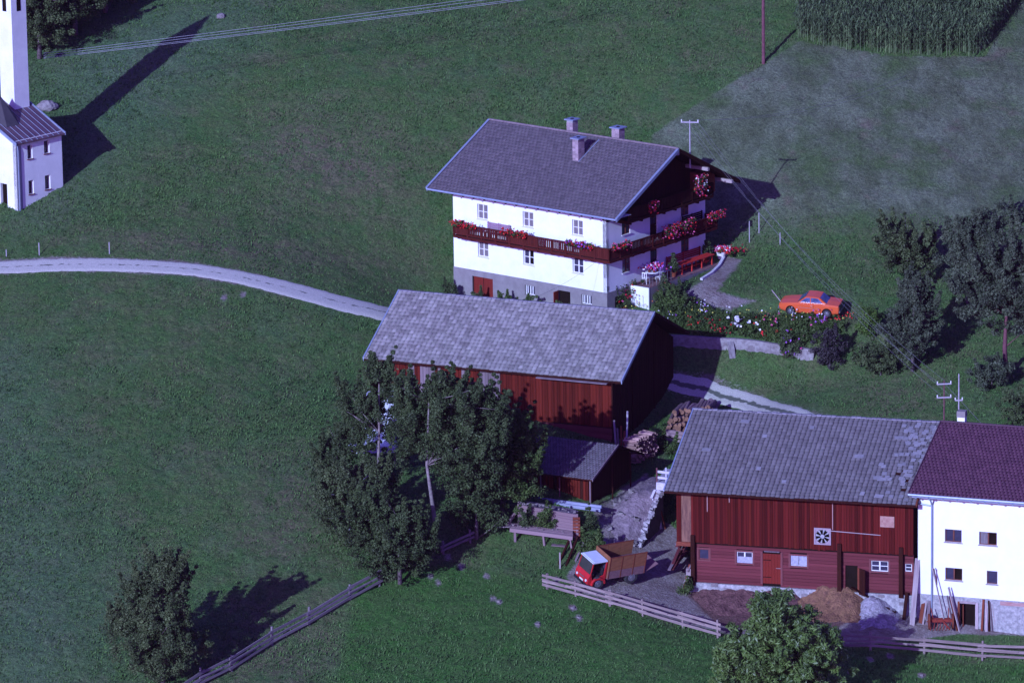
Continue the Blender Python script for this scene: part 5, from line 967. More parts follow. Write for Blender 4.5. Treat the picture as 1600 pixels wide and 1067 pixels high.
for row in range(11):
    n_ = int(fl_/.17)
    for i in range(n_):
        p = f0+fd*(i+.5)*.17+fa*R.uniform(-.08,.08); o = link('billet', BL, None, (p.x, p.y, f0.z+(f1.z-f0.z)*i/n_+.1+row*.145)); o.scale = (R.uniform(.7,1.2), R.uniform(.10,.17), R.uniform(.09,.15)); o.rotation_euler = (R.uniform(0,6)+qf.x, qf.y+R.uniform(-.06,.06), qf.z+R.uniform(-.2,.2)); tag(o, 'split pale billet in the firewood stack behind the small shed', 'firewood', 'billets in the firewood stack')
for i, px_ in enumerate((962,966,971,975,979)): 
    a = [(0.22,-15.19,-5.47),(0.39,-15.21,-5.51),(0.60,-15.19,-5.56),(0.77,-15.20,-5.61),(0.94,-15.21,-5.65)][i]; plank(['tall thin pole by the corner of the big barn','grey plank leaning at the corner of the big barn','reddish plank leaning among others at the barn corner','short plank leaning at the barn corner','long bare pole standing right of the barn corner planks'][i], G(a), Vector(G(a,[1.6,1.1,1.3,1.0,2.4][i]))+Vector((-.1+.05*i,.25,0)), .12, [timber,greyboard,rust,rust,polepale][i], None)
# ================================================================ BOARDS AGAINST THE WHITE HOUSE
rhm = Matrix.Translation((18.36,-36.5,-11.9)) @ Matrix.Rotation(1.25, 4, 'Z'); rw = lambda x, y, z: rhm @ Vector((x, y, z))
LB = [
 ((18.58,-36.47,-11.81), (19.00,-35.60,-7.65), .34, timber, 'very long pale plank leaning on the corner between stable barn and white house'),
 ((19.12,-36.23,-11.76), (19.45,-35.60,-9.96), .24, rust, 'rust-brown board leaning right of the very long corner plank'),
 ((19.28,-36.37,-11.80), (19.60,-35.80,-10.15), .12, timber, 'narrow pale board leaning next to the rust-brown one'),
 ((19.52,-36.44,-11.83), (19.75,-36.00,-10.35), .20, greyboard, 'grey board leaning left of the downpipe'),
 ((18.08,-35.92,-11.63), (18.32,-35.50,-9.92), .22, darkwood, 'dark board upright against the stone foot at the barn corner'),
 ((20.74,-37.03,-12.01), (19.88,-36.40,-8.02), .10, timber, 'long thin pole leaning over the red machine'),
 ((20.66,-35.31,-11.52), (19.96,-36.40,-8.11), .08, rust, 'thin brown pole crossing the downpipe'),
 ((21.58,-37.21,-12.05), (20.88,-36.70,-9.26), .16, timber, 'long pale lath leaning left of the cellar doorway'),
 ((21.42,-37.13,-12.03), (20.96,-36.70,-9.60), .14, rust, 'long brown lath leaning left of the cellar doorway'),
 ((21.18,-37.05,-12.01), (20.80,-36.60,-9.84), .10, greyboard, 'grey lath behind the red machine'),
 ((22.96,-37.21,-12.03), (23.08,-37.10,-9.98), .16, rust, 'brown board leaning right of the cellar doorway'),
 ((23.24,-37.31,-12.05), (23.25,-37.10,-10.20), .16, timber, 'pale board leaning among those right of the cellar doorway'),
 ((23.44,-37.32,-12.05), (23.40,-37.20,-10.04), .10, darkwood, 'dark narrow board right of the cellar doorway'),
 ((23.64,-37.33,-12.05), (23.52,-37.20,-10.13), .14, greyboard, 'grey board near the right end of the leaning boards'),
 ((23.89,-37.28,-12.03), (23.61,-37.20,-10.22), .12, timber, 'last pale lath at the right end of the leaning boards')]
for a, b, w_, m, lab in LB: plank(lab, G(a, -.05), Vector(b), w_, m, 'boards leaning against the white house')
sr = thing('seed_drill', 'rusty red horse-drawn farm machine among the boards by the white house', 'farm machine', G((20.38,-36.88,-11.96)))
for s_ in (-.75, .75):
    wl_ = link('wheel', MB().tube([(s_-.05,0,.5),(s_+.05,0,.5)], .5, n=18).mesh('wheel', rust), sr)
paintred_ = paintred; paintred = M('faded_red', (.26,.035,.022), (.17,.03,.022), 6); MB().box(-.7,.7,-.2,.2,.5,.68).build('hopper', paintred, sr); MB().tube([(-.9,0,.5),(.9,0,.5)], .04).build('axle', rust, sr)
for q in range(7): beam('tine', sr, (-.6+q*.2,-.2,.45), (-.7+q*.2,-.5,.05), .04, .04, paintred)
beam('drawbar', sr, (0,0,.7), (.5,-.9,.25), .08, .08, paintred); beam('handle', sr, (-.5,0,.7), (-.6,.3,1.3), .05, .05, paintred); beam('handle', sr, (.5,0,.7), (.5,.3,1.3), .05, .05, paintred)
paintred = paintred_
# ================================================================ VEHICLES
def on_slope(o, p, head, k=1):
    e = .8; n_ = Vector((-(H(p[0]+e,p[1])-H(p[0]-e,p[1]))/(2*e), -(H(p[0],p[1]+e)-H(p[0],p[1]-e))/(2*e), 1/k)).normalized(); f_ = Vector((math.cos(head), math.sin(head), 0)); f_ = (f_-n_*f_.dot(n_)).normalized(); l_ = n_.cross(f_)
    o.matrix_world = Matrix(((f_.x,l_.x,n_.x,p[0]),(f_.y,l_.y,n_.y,p[1]),(f_.z,l_.z,n_.z,H(p[0],p[1])+.03),(0,0,0,1)))
def wheel(parent, x, y, r, w_, hub=chrome):
    mb = MB(); mb.tube([(0,-w_/2,0),(0,-w_*.38,0),(0,w_*.38,0),(0,w_/2,0)], [r*.9,r,r,r*.9], n=20); o = mb.build('wheel', rubber, parent, loc=(x,y,r))
    s_ = 1 if y > 0 else -1; MB().tube([(0,s_*w_*.46,0),(0,s_*(w_/2+.012),0)], [r*.58,r*.52], n=16).tube([(0,s_*w_*.5,0),(0,s_*(w_/2+.04),0)], r*.18, n=10).build('rim', hub, o)
tk = thing('red_truck', 'small red farm truck with pale cab roof and brown plywood box, tailgate down', 'truck'); on_slope(tk, (-0.65,-32.92,-9.62), math.radians(180+32), .75)
B_ = lambda *a: MB().box(*a)
def prism(pts, y0, y1):          # side profile (x,z) extruded in y
    mb = MB(); n_ = len(pts); mb.poly([(p[0],y0,p[1]) for p in pts]); mb.poly([(p[0],y1,p[1]) for p in pts[::-1]])
    for i in range(n_): a, b = pts[i], pts[(i+1) % n_]; mb.poly([(a[0],y0,a[1]),(a[0],y1,a[1]),(b[0],y1,b[1]),(b[0],y0,b[1])])
    return mb
XF = 2.05
prism([(XF-.02,.38),(XF+.12,.42),(XF+.14,.86),(XF+.02,1.08),(XF-.08,1.12),(XF-.10,.50),(.85,.50),(.85,.38)], -.74, .74).build('cab', paintred, tk)
for s_ in (-1, 1):
    y0, y1 = (.68,.74) if s_ > 0 else (-.74,-.68)
    prism([(XF-.10,.5),(XF+.0,1.1),(XF-.06,1.1),(XF-.28,.5)], y0, y1).build('side_panel', paintred, tk)
    prism([(.85,.5),(.85,1.9),(.93,1.9),(1.0,.95),(1.4,.82),(1.4,.5)], y0, y1).build('side_panel', paintred, tk)
    beam('pillar', tk, (XF-.02,s_*.71,1.08), (XF-.15,s_*.69,1.9), .05, .06, paintred)
    mb = MB(); mb.tube([(XF+.13,s_*.52,.66),(XF+.17,s_*.52,.66)], .085, n=12); mb.build('headlight', M('lamp_glass', (.7,.7,.72), scale=5, rough=.2), tk)
    prism([(1.95,.38),(1.9,.62),(1.75,.8),(1.35,.86),(.98,.72),(.9,.4),(1.0,.4),(1.08,.62),(1.4,.76),(1.72,.72),(1.82,.58),(1.86,.38)], s_*.74 if s_ > 0 else -.9, .9 if s_ > 0 else -.74).build('mudguard', paintred, tk)
MB().poly([(XF+.0,-.66,1.12),(XF+.0,.66,1.12),(XF-.14,.64,1.87),(XF-.14,-.64,1.87)]).build('windscreen', M('truck_glass', (.035,.035,.03), (.05,.05,.045), 2, rough=.1), tk)
B_(-.04,.0,-.66,.66,.95,1.85).build('rear_window', glass, tk, loc=(.92,0,0))
B_(.86,XF-.08,-.74,.74,1.90,1.96).build('cab_roof', cabroof, tk); B_(.86,XF-.2,-.70,.70,1.96,1.985).build('roof_crown', cabroof, tk)
B_(1.0,1.45,-.6,.6,.75,.9).build('seat', blackp, tk); B_(.94,1.04,-.6,.6,.9,1.35).build('seat_back', blackp, tk); MB().tube([(1.68,.3,1.12),(1.70,.3,1.14)], .17, n=14).build('steering_wheel', blackp, tk); B_(1.72,1.95,-.65,.65,.95,1.1).build('dashboard', blackp, tk)
B_(XF+.10,XF+.20,-.78,.78,.30,.44).build('bumper', blackp, tk); B_(XF+.135,XF+.15,-.25,.25,.72,.80).build('badge_strip', chrome, tk); B_(XF+.13,XF+.155,-.2,.2,.46,.56).build('number_plate', framew, tk)
for s_ in (-.35, .35): B_(-1.9,.85,s_-.05,s_+.05,.48,.60).build('chassis_rail', blackp, tk)
for x in (1.42, -1.15):
    for y in (-.72, .72): wheel(tk, x, y, .44 if x > 0 else .48, .26)
    MB().tube([(x,-.7,.4),(x,.7,.4)], .05).build('axle', blackp, tk)
bx0, bx1 = -2.1, .78; bed = link('cargo_box', None, tk); B_(bx0,bx1,-.86,.86,.66,.72).build('floor', ply2, bed)
for s_ in (-1, 1):
    ya = .83*s_
    for q in range(3):
        L_ = (bx1-bx0)/3; piece('plywood_panel', bed, bx0+q*L_+.01, bx0+(q+1)*L_-.01, ya-.02, ya+.02, 1.22, 2.16, ply); piece('lower_board', bed, bx0+q*L_+.01, bx0+(q+1)*L_-.01, ya-.022, ya+.022, .72, 1.21, ply2)
    for q in range(4): x = bx0+.06+q*(bx1-bx0-.12)/3; piece('stake', bed, x-.025, x+.025, ya+.024*s_-.015, ya+.024*s_+.015, .66, 2.2, rust)
    piece('top_rail', bed, bx0, bx1, ya-.03, ya+.03, 2.165, 2.2, rust)
piece('front_panel', bed, bx1-.04, bx1, -.81, .81, .72, 2.25, ply)
tg = link('tailgate', None, bed, (bx0, 0, .66)); tg.rotation_euler = (0, .42, 0)
for q in range(3): piece('tailgate_board', tg, -1.12, 0, -.8+q*.535, -.8+q*.535+.52, -.02, .02, ply2)
car = thing('orange_car', 'bright orange two-door saloon with black boot end parked on the grass above the flowers', 'car'); on_slope(car, (14.12,-0.04,-0.44), math.radians(163), .25)
secs = [(-2.13,.70,.42,.74,.80,.62),(-2.08,.76,.28,.78,.86,.70),(-1.4,.82,.20,.82,.93,.74),(-.9,.83,.19,.84,.93,.75),(.6,.83,.19,.84,.93,.75),(.95,.82,.20,.82,.90,.74),(1.6,.80,.22,.78,.84,.72),(2.0,.76,.30,.72,.77,.68),(2.12,.70,.38,.66,.72,.62)]
V = []; F = []
for (x, hw_, zb, zm, zt, ht) in secs: V += [(x,-hw_+.06,zb),(x,-hw_,zb+.1),(x,-hw_-.01,(zb+zm)/2),(x,-hw_,zm),(x,-ht,zt),(x,0,zt+.03),(x,ht,zt),(x,hw_,zm),(x,hw_+.01,(zb+zm)/2),(x,hw_,zb+.1),(x,hw_-.06,zb)]
K = 11
for i in range(len(secs)-1):
    for j in range(K): F.append((i*K+j, i*K+(j+1) % K, (i+1)*K+(j+1) % K, (i+1)*K+j))
mb = MB(); mb.v = V; mb.f = F+[tuple(range(K))[::-1], tuple(range((len(secs)-1)*K, len(secs)*K))]; mb.m = [0]*len(mb.f); body = mb.build('body', orange, car)
prism([(-1.22,.90),(-.72,1.32),(-.3,1.36),(.25,1.34),(.80,.90)], -.60, .60).build('roof', orange, car)
cg = M('car_glass', (.04,.05,.12), (.12,.14,.3), 3, rough=.08)
for s_ in (-1, 1):
    y = .605*s_; o = MB().poly([(-.95,y,.94),(-.62,y,1.27),(-.12,y,1.29),(-.12,y,.94)][::s_]).build('side_window', cg, car); o = MB().poly([(-.06,y,.94),(-.06,y,1.29),(.22,y,1.27),(.66,y,.94)][::s_]).build('side_window', cg, car)
    MB().box(-.75,.75,min(.835*s_,.842*s_),max(.835*s_,.842*s_),.60,.62).build('side_trim', chrome, car); piece('door_gap', car, -.35, -.335, .826*s_-.012, .826*s_+.012, .25, .86, dark)
    piece('door_handle', car, -.28, -.16, .84*s_-.01, .84*s_+.01, .74, .77, chrome)
    for x in (-1.28, 1.28): MB().tube([(x,.80*s_,.33),(x,.838*s_,.33)], .355, n=18).build('wheel_arch_shade', dark, car); wheel(car, x, .75*s_, .30, .19)  # dark disc painted in for the shade of the wheel recess
    for x, n_ in ((2.10,'headlight'),(-2.12,'tail_light')): piece(n_, car, x-.02, x+.03, .36*s_-.16*1, .36*s_+.16, .50, .64, M('lamp_glass', (.7,.7,.72)) if x > 0 else paintred)
MB().poly([(.83,-.56,.93),(.83,.56,.93),(.29,.52,1.335),(.29,-.52,1.335)]).build('windscreen', cg, car); MB().poly([(-1.25,.56,.93),(-1.25,-.56,.93),(-.76,-.52,1.31),(-.76,.52,1.31)]).build('rear_window', cg, car)
prism([(-2.16,.45),(-2.16,.80),(-2.09,.86),(-2.09,.42)], -.68, .68).build('rear_panel', blackp, car)
for x in (2.12, -2.2): B_(x,x+.08,-.74,.74,.38,.48).build('bumper', chrome, car)
tag(beam('stick', None, G((12.12,0.70,-0.23),.3), Vector(G((11.44,1.19,-0.02),.9)), .04, .04, timber), 'thin pale rod sticking out in front of the orange car', 'rod')
# ================================================================ GARDEN WALL AND FLOWER GARDEN
gw = thing('garden_wall', 'low pale block wall holding up the flower garden above the farm road', 'wall', (0,0,0)); gwm = M('stained_render', (.30,.27,.26), (.15,.12,.12), 3, vary=.25, obj=True, c3=(.42,.38,.38))
gp = [(3.52,-2.07,-1.98),(4.85,-2.01,-2.06),(6.17,-2.02,-2.17),(7.49,-2.09,-2.26),(8.81,-2.18,-2.31),(10.12,-2.31,-2.43),(11.21,-2.53,-2.58),(12.08,-2.72,-2.68),(13.17,-3.03,-2.79),(14.12,-3.40,-2.89)]
for a, b in zip(gp[:-1], gp[1:]): beam('wall_block', gw, G(a,.18), G(b,.18), .3, .95, gwm)
plank('tilted pale slab standing at the break in the garden wall', G((8.55,-2.86,-2.90)), Vector(G((8.40,-2.41,-2.51),.7)), .45, gwm, None, name='slab', cat='slab')
rng = np.random.default_rng(9)
def inpoly(P, n, rng):
    P = [(p[0], p[1]) for p in P]; xs = [p[0] for p in P]; ys = [p[1] for p in P]; out = np.zeros((0, 2))
    while len(out) < n:
        q = np.stack([rng.uniform(min(xs), max(xs), n*2), rng.uniform(min(ys), max(ys), n*2)], 1); out = np.concatenate([out, q[polymask(q[:,0], q[:,1], P, .01) > .5]])
    return out[:n]
bed_ = [(3.23,-0.22,-0.76),(4.93,0.28,-0.37),(7.13,-0.01,-0.51),(8.89,-0.26,-0.84),(11.76,-0.43,-0.94),(15.48,-1.15,-1.09),(16.54,-1.83,-1.48),(14.94,-2.85,-2.33),(11.90,-2.07,-2.16),(8.84,-1.52,-1.80),(5.75,-1.39,-1.60)]
P = inpoly(bed_, 900, rng); hh_ = .15+.55*rng.random(len(P))*(.6+.8*vnoise(P[:,0],P[:,1],1.2,9)); cen = np.stack([P[:,0], P[:,1], hz(P[:,0],P[:,1])+hh_], 1)
V, F, rn = leaf_cloud(cen, 26, np.full(len(cen), .2), .085, rng); tag(link('garden_foliage', arr_mesh('garden_foliage', V, F, leafs['mid'], rn)), 'dense green foliage of the flower garden above the garden wall', 'garden plants', kind='stuff')
def patch(label, px_, n, cols, r=(1,.5), hgt=.8, seed=0, size=.12, cat='flowers'):
    rg = np.random.default_rng(seed); p = np.stack([px_[0]+rg.normal(0, r[0], n), px_[1]+rg.normal(0, r[1], n)], 1); z = hz(p[:,0], p[:,1])+hgt*(.75+.5*rg.random(n)); pts = np.stack([p[:,0], p[:,1], z], 1)
    t = thing('flower_patch', label, cat, (0,0,0), 0, None); tag(link('blooms', blossom_mesh('blooms', pts, size, [petal[c] for c in cols], rg, per=2), t), kind='stuff')
    st = MB()
    for q in pts[::2]: st.tube([(q[0],q[1],q[2]-hgt*.8),tuple(q)], .012, n=3, cap=False)
    tag(st.build('stems', leafs['mid'], t), kind='stuff')
for i, a in enumerate([((5.58,-0.26,-0.70),24,('yellow',),(.7,.3),.7,.11,'small yellow flowers at the left of the garden'), ((6.59,-0.38,-0.77),22,('purple','white'),(.22,.2),1.0,.10,'pale lilac flower spike right of the small yellow flowers'), ((4.46,-0.54,-0.93),26,('purple','white'),(.5,.3),.8,.09,'pale mauve daisies at the left garden edge'),
    ((6.86,-1.38,-1.62),30,('crimson','red'),(.9,.25),.8,.13,'red dahlias just above the garden wall at left'), ((8.85,-1.16,-1.52),10,('white',),(.35,.2),.9,.26,'big white dahlias in the middle of the garden'), ((9.81,-1.34,-1.67),4,('white',),(.6,.2),.7,.22,'two or three single white blooms right of the white dahlias'), ((7.95,-1.53,-1.78),14,('crimson',),(.7,.25),.7,.13,'dark red blooms left of the white dahlias'),
    ((9.76,-0.61,-1.13),22,('yellow','white'),(1.0,.3),.9,.11,'yellow dahlias in front of the car nose'), ((13.51,-0.84,-1.00),60,('yellow','white'),(1.6,.3),.9,.10,'wide band of pale yellow blooms along the car'), ((11.28,-1.14,-1.48),20,('pink','red'),(.8,.3),.8,.13,'coral blooms in the middle right of the garden'), ((11.47,-1.77,-1.96),12,('red',),(.8,.25),.7,.13,'red blooms near the right end of the wall'),
    ((14.56,-1.70,-1.52),26,('pink','purple'),(.45,.2),1.1,.13,'bright magenta blooms at the right end of the garden'), ((16.34,-1.39,-1.22),16,('red',),(.5,.2),.8,.12,'sparse red blooms at the far right garden corner'), ((1.86,1.40,-0.14),22,('pink','crimson'),(.7,.3),1.0,.13,'pink roses below the terrace wall'), ((1.85,0.94,-0.30),40,('orange','yellow'),(1.1,.3),.35,.10,'orange marigolds by the ridge of the big barn'), ((0.91,2.38,-0.01),6,('pink',),(.2,.2),1.4,.2,'large pink rose at the house corner')]):
    patch(a[6], a[0], a[1], a[2], a[3], a[4], seed=30+i, size=a[5])
# ================================================================ BUSHES AND TREES
def bush(label, base, blobs, kind, n=40, size=.12, seed=0, per=40, cr=.3, cat='bush', name='bush', group=None, flowers=None, sc_=None, shell=.45):
    t = tree(name, label, G(base,-.05), blobs, [(0,0,0),(0,0,blobs[0][2]*.8)], leafs[kind], cat, n=n, per=per, size=size, crad=cr, seed=seed, limbs=5, tr=.06, group=group, shell=shell, spikes=2)
    if flowers:
        rg = np.random.default_rng(seed+500); c = blob_centres(blobs, flowers[1], rg, .9); LF(blossom_mesh('flowers', c, flowers[2], [petal[q] for q in flowers[0]], rg), t)
    return t
bush('rounded bright green bush at the foot of the terrace', (4.48,0.11,-0.50), [(0,0,.9,1.4,1.0,.9),(.6,0,.6,1.1,.9,.7)], 'mid', 70, .12, 1)
bush('dark rose bush at the corner of the farmhouse', (0.61,1.21,-0.35), [(0,0,.8,.5,.5,.8),(.4,0,.4,.6,.5,.5)], 'dark', 28, .11, 2, flowers=(('pink','red'),14,.14))
bush('climbing rose over the white terrace panel', (1.96,1.70,-0.04), [(-.3,0,.9,.3,.25,.7),(.3,0,1.5,.5,.2,.2)], 'dark', 10, .10, 3, flowers=(('pink','red'),10,.13), cr=.22)
bush('tall dark climber at the right end of the terrace panel', (3.77,1.30,0.04), [(.2,0,.8,.6,.5,.9)], 'dark', 28, .11, 4, flowers=(('red',),6,.15))
bush('small dark shrub beside the gravel path below the terrace', (5.06,1.44,0.25), [(0,0,.5,.8,.5,.6)], 'dark', 22, .11, 5)
bush('low dark shrub by the path in the shade of the round bush', (5.75,0.72,-0.03), [(0,0,.3,.8,.5,.35)], 'dark', 18, .11, 6)
bush('tall bush topped with purple asters in front of the garden wall', (12.59,-3.08,-2.91), [(0,0,.9,.75,.6,.9)], 'olive', 40, .11, 7, flowers=(('purple','pink'),26,.12))
bush('rounded dark plum-coloured bush at the end of the garden wall', (15.16,-4.34,-3.21), [(0,0,1.3,1.15,1.0,1.3)], 'plum', 70, .12, 8)
bush('light green leafy plant hanging over the shelf by the shed', (-4.61,-28.70,-7.76), [(0,0,1.1,.7,.4,.5)], 'mid', 22, .12, 9); bush('dark leafy plant on the left of the plank shelf', (-5.89,-28.51,-7.71), [(0,0,1.0,.6,.4,.4)], 'dark', 18, .12, 10)
bush('dark green bush between the leaning beams and the earth bank', (-1.46,-30.69,-8.78), [(0,0,.9,.7,.7,.9),(-.4,0,.5,.7,.6,.6)], 'mid', 60, .13, 11)
bush('brambles hanging at the right end of the timber crib', (-2.16,-28.24,-7.67), [(.3,0,.7,.5,.4,.6)], 'dark', 20, .12, 12)
bush('leafy weeds beside the firewood stack', (3.14,-14.59,-6.13), [(0,0,.5,.7,.5,.5),(1.1,-.5,.3,.9,.5,.35)], 'mid', 36, .12, 13)
bush('green weeds at the foot of the stable barn corner', (4.33,-32.25,-10.89), [(0,0,.3,.5,.4,.4)], 'mid', 14, .1, 14)
def fb(label, y, w_, h_, kind, seed, spiky=False):
    bush(label, fw(-1.2, y, 0), [(0,0,h_*.5+.1,w_,w_*.8,h_*.5)], kind, 26, .13, seed, group=None, cr=.2)
fb('spiky dark plant at the left corner of the farmhouse front', 12.9, .45, 1.6, 'dark', 20); fb('spiky dark plant right of the red garage door', 10.6, .5, 1.4, 'dark', 21); fb('round green bush left of the barred cellar window', 8.2, .6, 1.5, 'mid', 22); fb('wide green bush right of the first barred cellar window', 5.4, .8, 1.5, 'mid', 23); fb('green bush in front of the dark cellar doorway', 2.6, .6, 1.5, 'mid', 24); fb('low dark bush under the barred cellar window', 6.9, .5, 1.0, 'dark', 25)
bush('bright green bush at the edge of the orchard', (17.92,-2.29,-1.65), [(0,0,1.0,.8,.7,1.0)], 'bright', 46, .12, 30)
bush('wide dark bush with drooping foliage left of the orchard tree', (18.50,-6.41,-3.31), [(0,0,1.3,1.8,1.4,1.3)], 'olive', 110, .14, 31, per=46)
bush('low bush below the apple tree at the right edge', (25.80,-9.93,-3.39), [(0,0,1.1,1.7,1.3,1.0)], 'grey', 70, .14, 32)
bush('bushy shrub at the right edge above the red tiled roof', (27.33,-15.43,-4.69), [(0,0,1.5,1.5,1.3,1.5)], 'olive', 80, .14, 33)
bush('low hedge-like bush on the right meadow edge', (27.93,10.88,2.93), [(0,0,.8,1.8,1.0,.8),(1.6,.5,.8,1.2,1,.8)], 'grey', 50, .14, 34)
tree('orchard_tree', 'low round dark tree at the upper left of the orchard', G((20.90,3.36,0.62)), [(0,0,2.5,2.2,1.9,1.8),(-.7,0,3.0,1.4,1.3,1.2)], [(0,0,0),(0,0,1.4),(.2,0,2.6)], leafs['olive'], n=120, per=70, size=.15, seed=41, group='orchard trees')
tree('orchard_tree', 'pointed grey-green tree in the middle of the orchard', G((20.67,-6.47,-3.06)), [(-.1,0,2.7,2.2,2.0,1.6),(0,0,4.2,1.6,1.5,1.6),(.1,0,5.7,.9,.9,1.2)], [(0,0,0),(0,0,2),(.1,0,5.6)], leafs['grey'], n=170, per=70, size=.15, seed=42, group='orchard trees')
tree('orchard_tree', 'tallest orchard tree with reddish trunk at the right edge', G((26.84,-8.87,-3.06)), [(0,0,5.6,2.6,2.4,2.4),(.4,0,8.2,2.2,2.1,2.2),(-1.8,0,6.4,1.9,1.8,2.3),(1.8,0,5.8,2,2,2.5)], [(0,0,0),(-.1,0,2.2),(0,0,4.5),(.2,0,8)], leafs['grey'], n=330, per=80, size=.16, seed=43, group='orchard trees', tr=.2, barkm=pole)
tree('orchard_tree', 'spreading tree between the tall orchard tree and the round one', G((25.01,1.12,-0.27)), [(0,0,3.2,2.1,2.0,2.0),(.6,0,4.6,1.5,1.4,1.3)], [(0,0,0),(0,0,2),(.2,0,4)], leafs['grey'], n=150, per=70, size=.15, seed=44, group='orchard trees')
tree('lone_tree', 'pyramid-shaped dark tree in the lower left meadow above the rail fence', G((-28.59,-46.43,-11.68)), [(-.2,0,2.6,3.1,2.8,2.2),(-.1,0,5.0,2.3,2.2,1.9),(.5,0,7.0,1.3,1.2,1.6),(-2.6,0,3.6,1.0,1.0,.8)], [(0,0,0),(0,0,3),(.3,0,7)], leafs['olive'], n=420, per=70, size=.13, seed=45)
tree('birch_tree', 'slender birch with pale trunk and pointed tops left of the big barn eave', G((-15.53,-26.84,-6.82)), [(-.1,0,5.6,2.3,2.0,1.6),(-.4,0,7.6,1.6,1.5,1.5),(.3,0,9.3,.9,.9,1.5),(-2.0,0,7.6,.55,.6,1.9),(1.2,0,8.4,.8,.8,1.6),(-.2,0,10.3,.4,.4,1.1)], [(0,-.3,0),(.1,-.9,3),(.25,-1.2,6),(.3,-.3,9.5)], leafs['dark'], clear=6.6, n=170, per=64, size=.14, seed=46, barkm=M('birch_bark', (.27,.225,.21), (.12,.085,.085), 4), tr=.15, group='trees in front of the big barn', crad=.38)
tree('birch_tree', 'tall twin-stemmed birch in front of the middle of the big barn wall', G((-11.69,-30.21,-8.14)), [(0,0,7.6,3.0,2.6,2.8),(1.8,0,9.0,2.2,2.0,2.0),(-1.4,0,9.2,1.2,1.3,1.8),(.6,0,9.9,1.2,1.3,1.6),(3.0,0,7.0,2.0,2.0,2.4),(3.5,0,8.6,1.1,1.1,1.3),(1.6,.6,5.2,2.0,1.6,2.0)], [(0,-.3,0),(-.1,-.9,2.5),(-.5,-1.3,6),(-.3,-.3,10)], leafs['dark'], clear=6.5, n=520, per=70, size=.14, seed=47, barkm=M('birch_bark', (.45,.38,.38)), tr=.19, group='trees in front of the big barn', crad=.46, limbs=30)
tree('leafy_tree', 'rounded tree between the twin-stemmed birch and the small shed', G((-7.42,-27.22,-7.23)), [(0,0,3.8,2.3,2.0,2.6),(.9,0,2.4,1.7,1.4,1.7),(.6,0,6.0,1.5,1.4,1.6),(1.8,0,4.6,1.1,1.1,1.3)], [(0,0,0),(0,0,3),(.2,0,5.5)], leafs['mid'], n=260, per=66, size=.14, seed=48, group='trees in front of the big barn')
tree('leafy_tree', 'dark bushy tree below the slender birch', G((-14.01,-34.41,-9.17)), [(-.6,0,2.2,2.6,2.3,2.2),(-.2,0,4.0,1.7,1.6,1.5),(-2.2,0,4.1,1.7,1.5,1.7),(1.0,.3,2.4,1.3,1.3,1.6)], [(0,0,0),(0,0,2),(.2,0,4)], leafs['dark'], n=330, per=62, size=.14, seed=49, group='trees in front of the big barn')
tree('leafy_tree', 'thin grey-twigged bushy tree at the left end of the tree group', G((-17.22,-30.24,-7.70)), [(0,0,2.3,2.6,2.0,2.1),(-.8,0,3.8,1.8,1.4,1.6),(1.6,0,3.8,1.5,1.3,1.5)], [(0,0,0),(0,0,2),(-.3,0,3.5)], leafs['olive'], n=220, per=50, size=.14, seed=50, group='trees in front of the big barn', limbs=40, barkm=M('grey_twig', (.30,.26,.34), scale=4))
tree('leafy_tree', 'small dark tree at the far left edge of the tree group', G((-18.37,-25.93,-6.34)), [(0,0,2.6,1.6,1.5,2.2),(.9,0,4.2,1.1,1.1,1.6)], [(0,0,0),(0,0,2),(.4,0,4)], leafs['dark'], n=110, per=56, size=.14, seed=51, group='trees in front of the big barn')
tree('leafy_tree', 'low dark leafy tree in the shade right of the twin-stemmed birch trunk', G((-9.09,-29.01,-7.85)), [(0,0,1.8,1.7,1.4,1.7),(.5,0,3.2,1.3,1.2,1.3)], [(0,0,0),(0,0,2.5)], leafs['dark'], n=130, per=60, size=.14, seed=53, group='trees in front of the big barn')
tree('walnut_tree', 'big bright green walnut tree in front of the manure heap', G((9.69,-49.21,-13.16)), [(0,0,2.8,3.9,3.2,2.7),(-.2,0,4.8,2.8,2.4,1.9),(-.5,0,6.3,1.5,1.4,1.2),(2.2,0,4.2,1.6,1.6,1.2),(-2.8,0,3.7,1.2,1.2,1.0)], [(0,0,0),(0,0,2.5),(.1,0,6)], leafs['walnut'], n=780, per=56, size=.16, seed=52, aspect=2.8, crad=.42, spikes=0, tr=.25)
for i, (p, r, h_, lab) in enumerate([((-41.20,32.86,11.47),2.6,6,'dark spreading tree behind the chapel tower, nearest to the meadow'),((-38.75,36.39,12.50),2.6,6,'dark tree at the top of the wood, casting shade on the meadow'),((-43.35,35.18,12.09),2.6,7,'dark tree mostly hidden behind the chapel tower'),((-41.21,39.10,13.20),2.8,7,'dark tree at the top left corner of the picture'),((-36.70,39.88,13.47),2.2,5.5,'outermost tree on the right side of the wood by the chapel')]):
    tree('woodland_tree', lab, G(p), [(0,0,h_*.5,r,r*.9,h_*.38),(.5,0,h_*.75,r*.6,r*.6,h_*.25)], [(0,0,0),(0,0,h_*.4),(.1,0,h_*.75)], leafs['olive'], n=200, per=60, size=.15, seed=60+i, group='trees of the wood by the chapel', tr=.2)
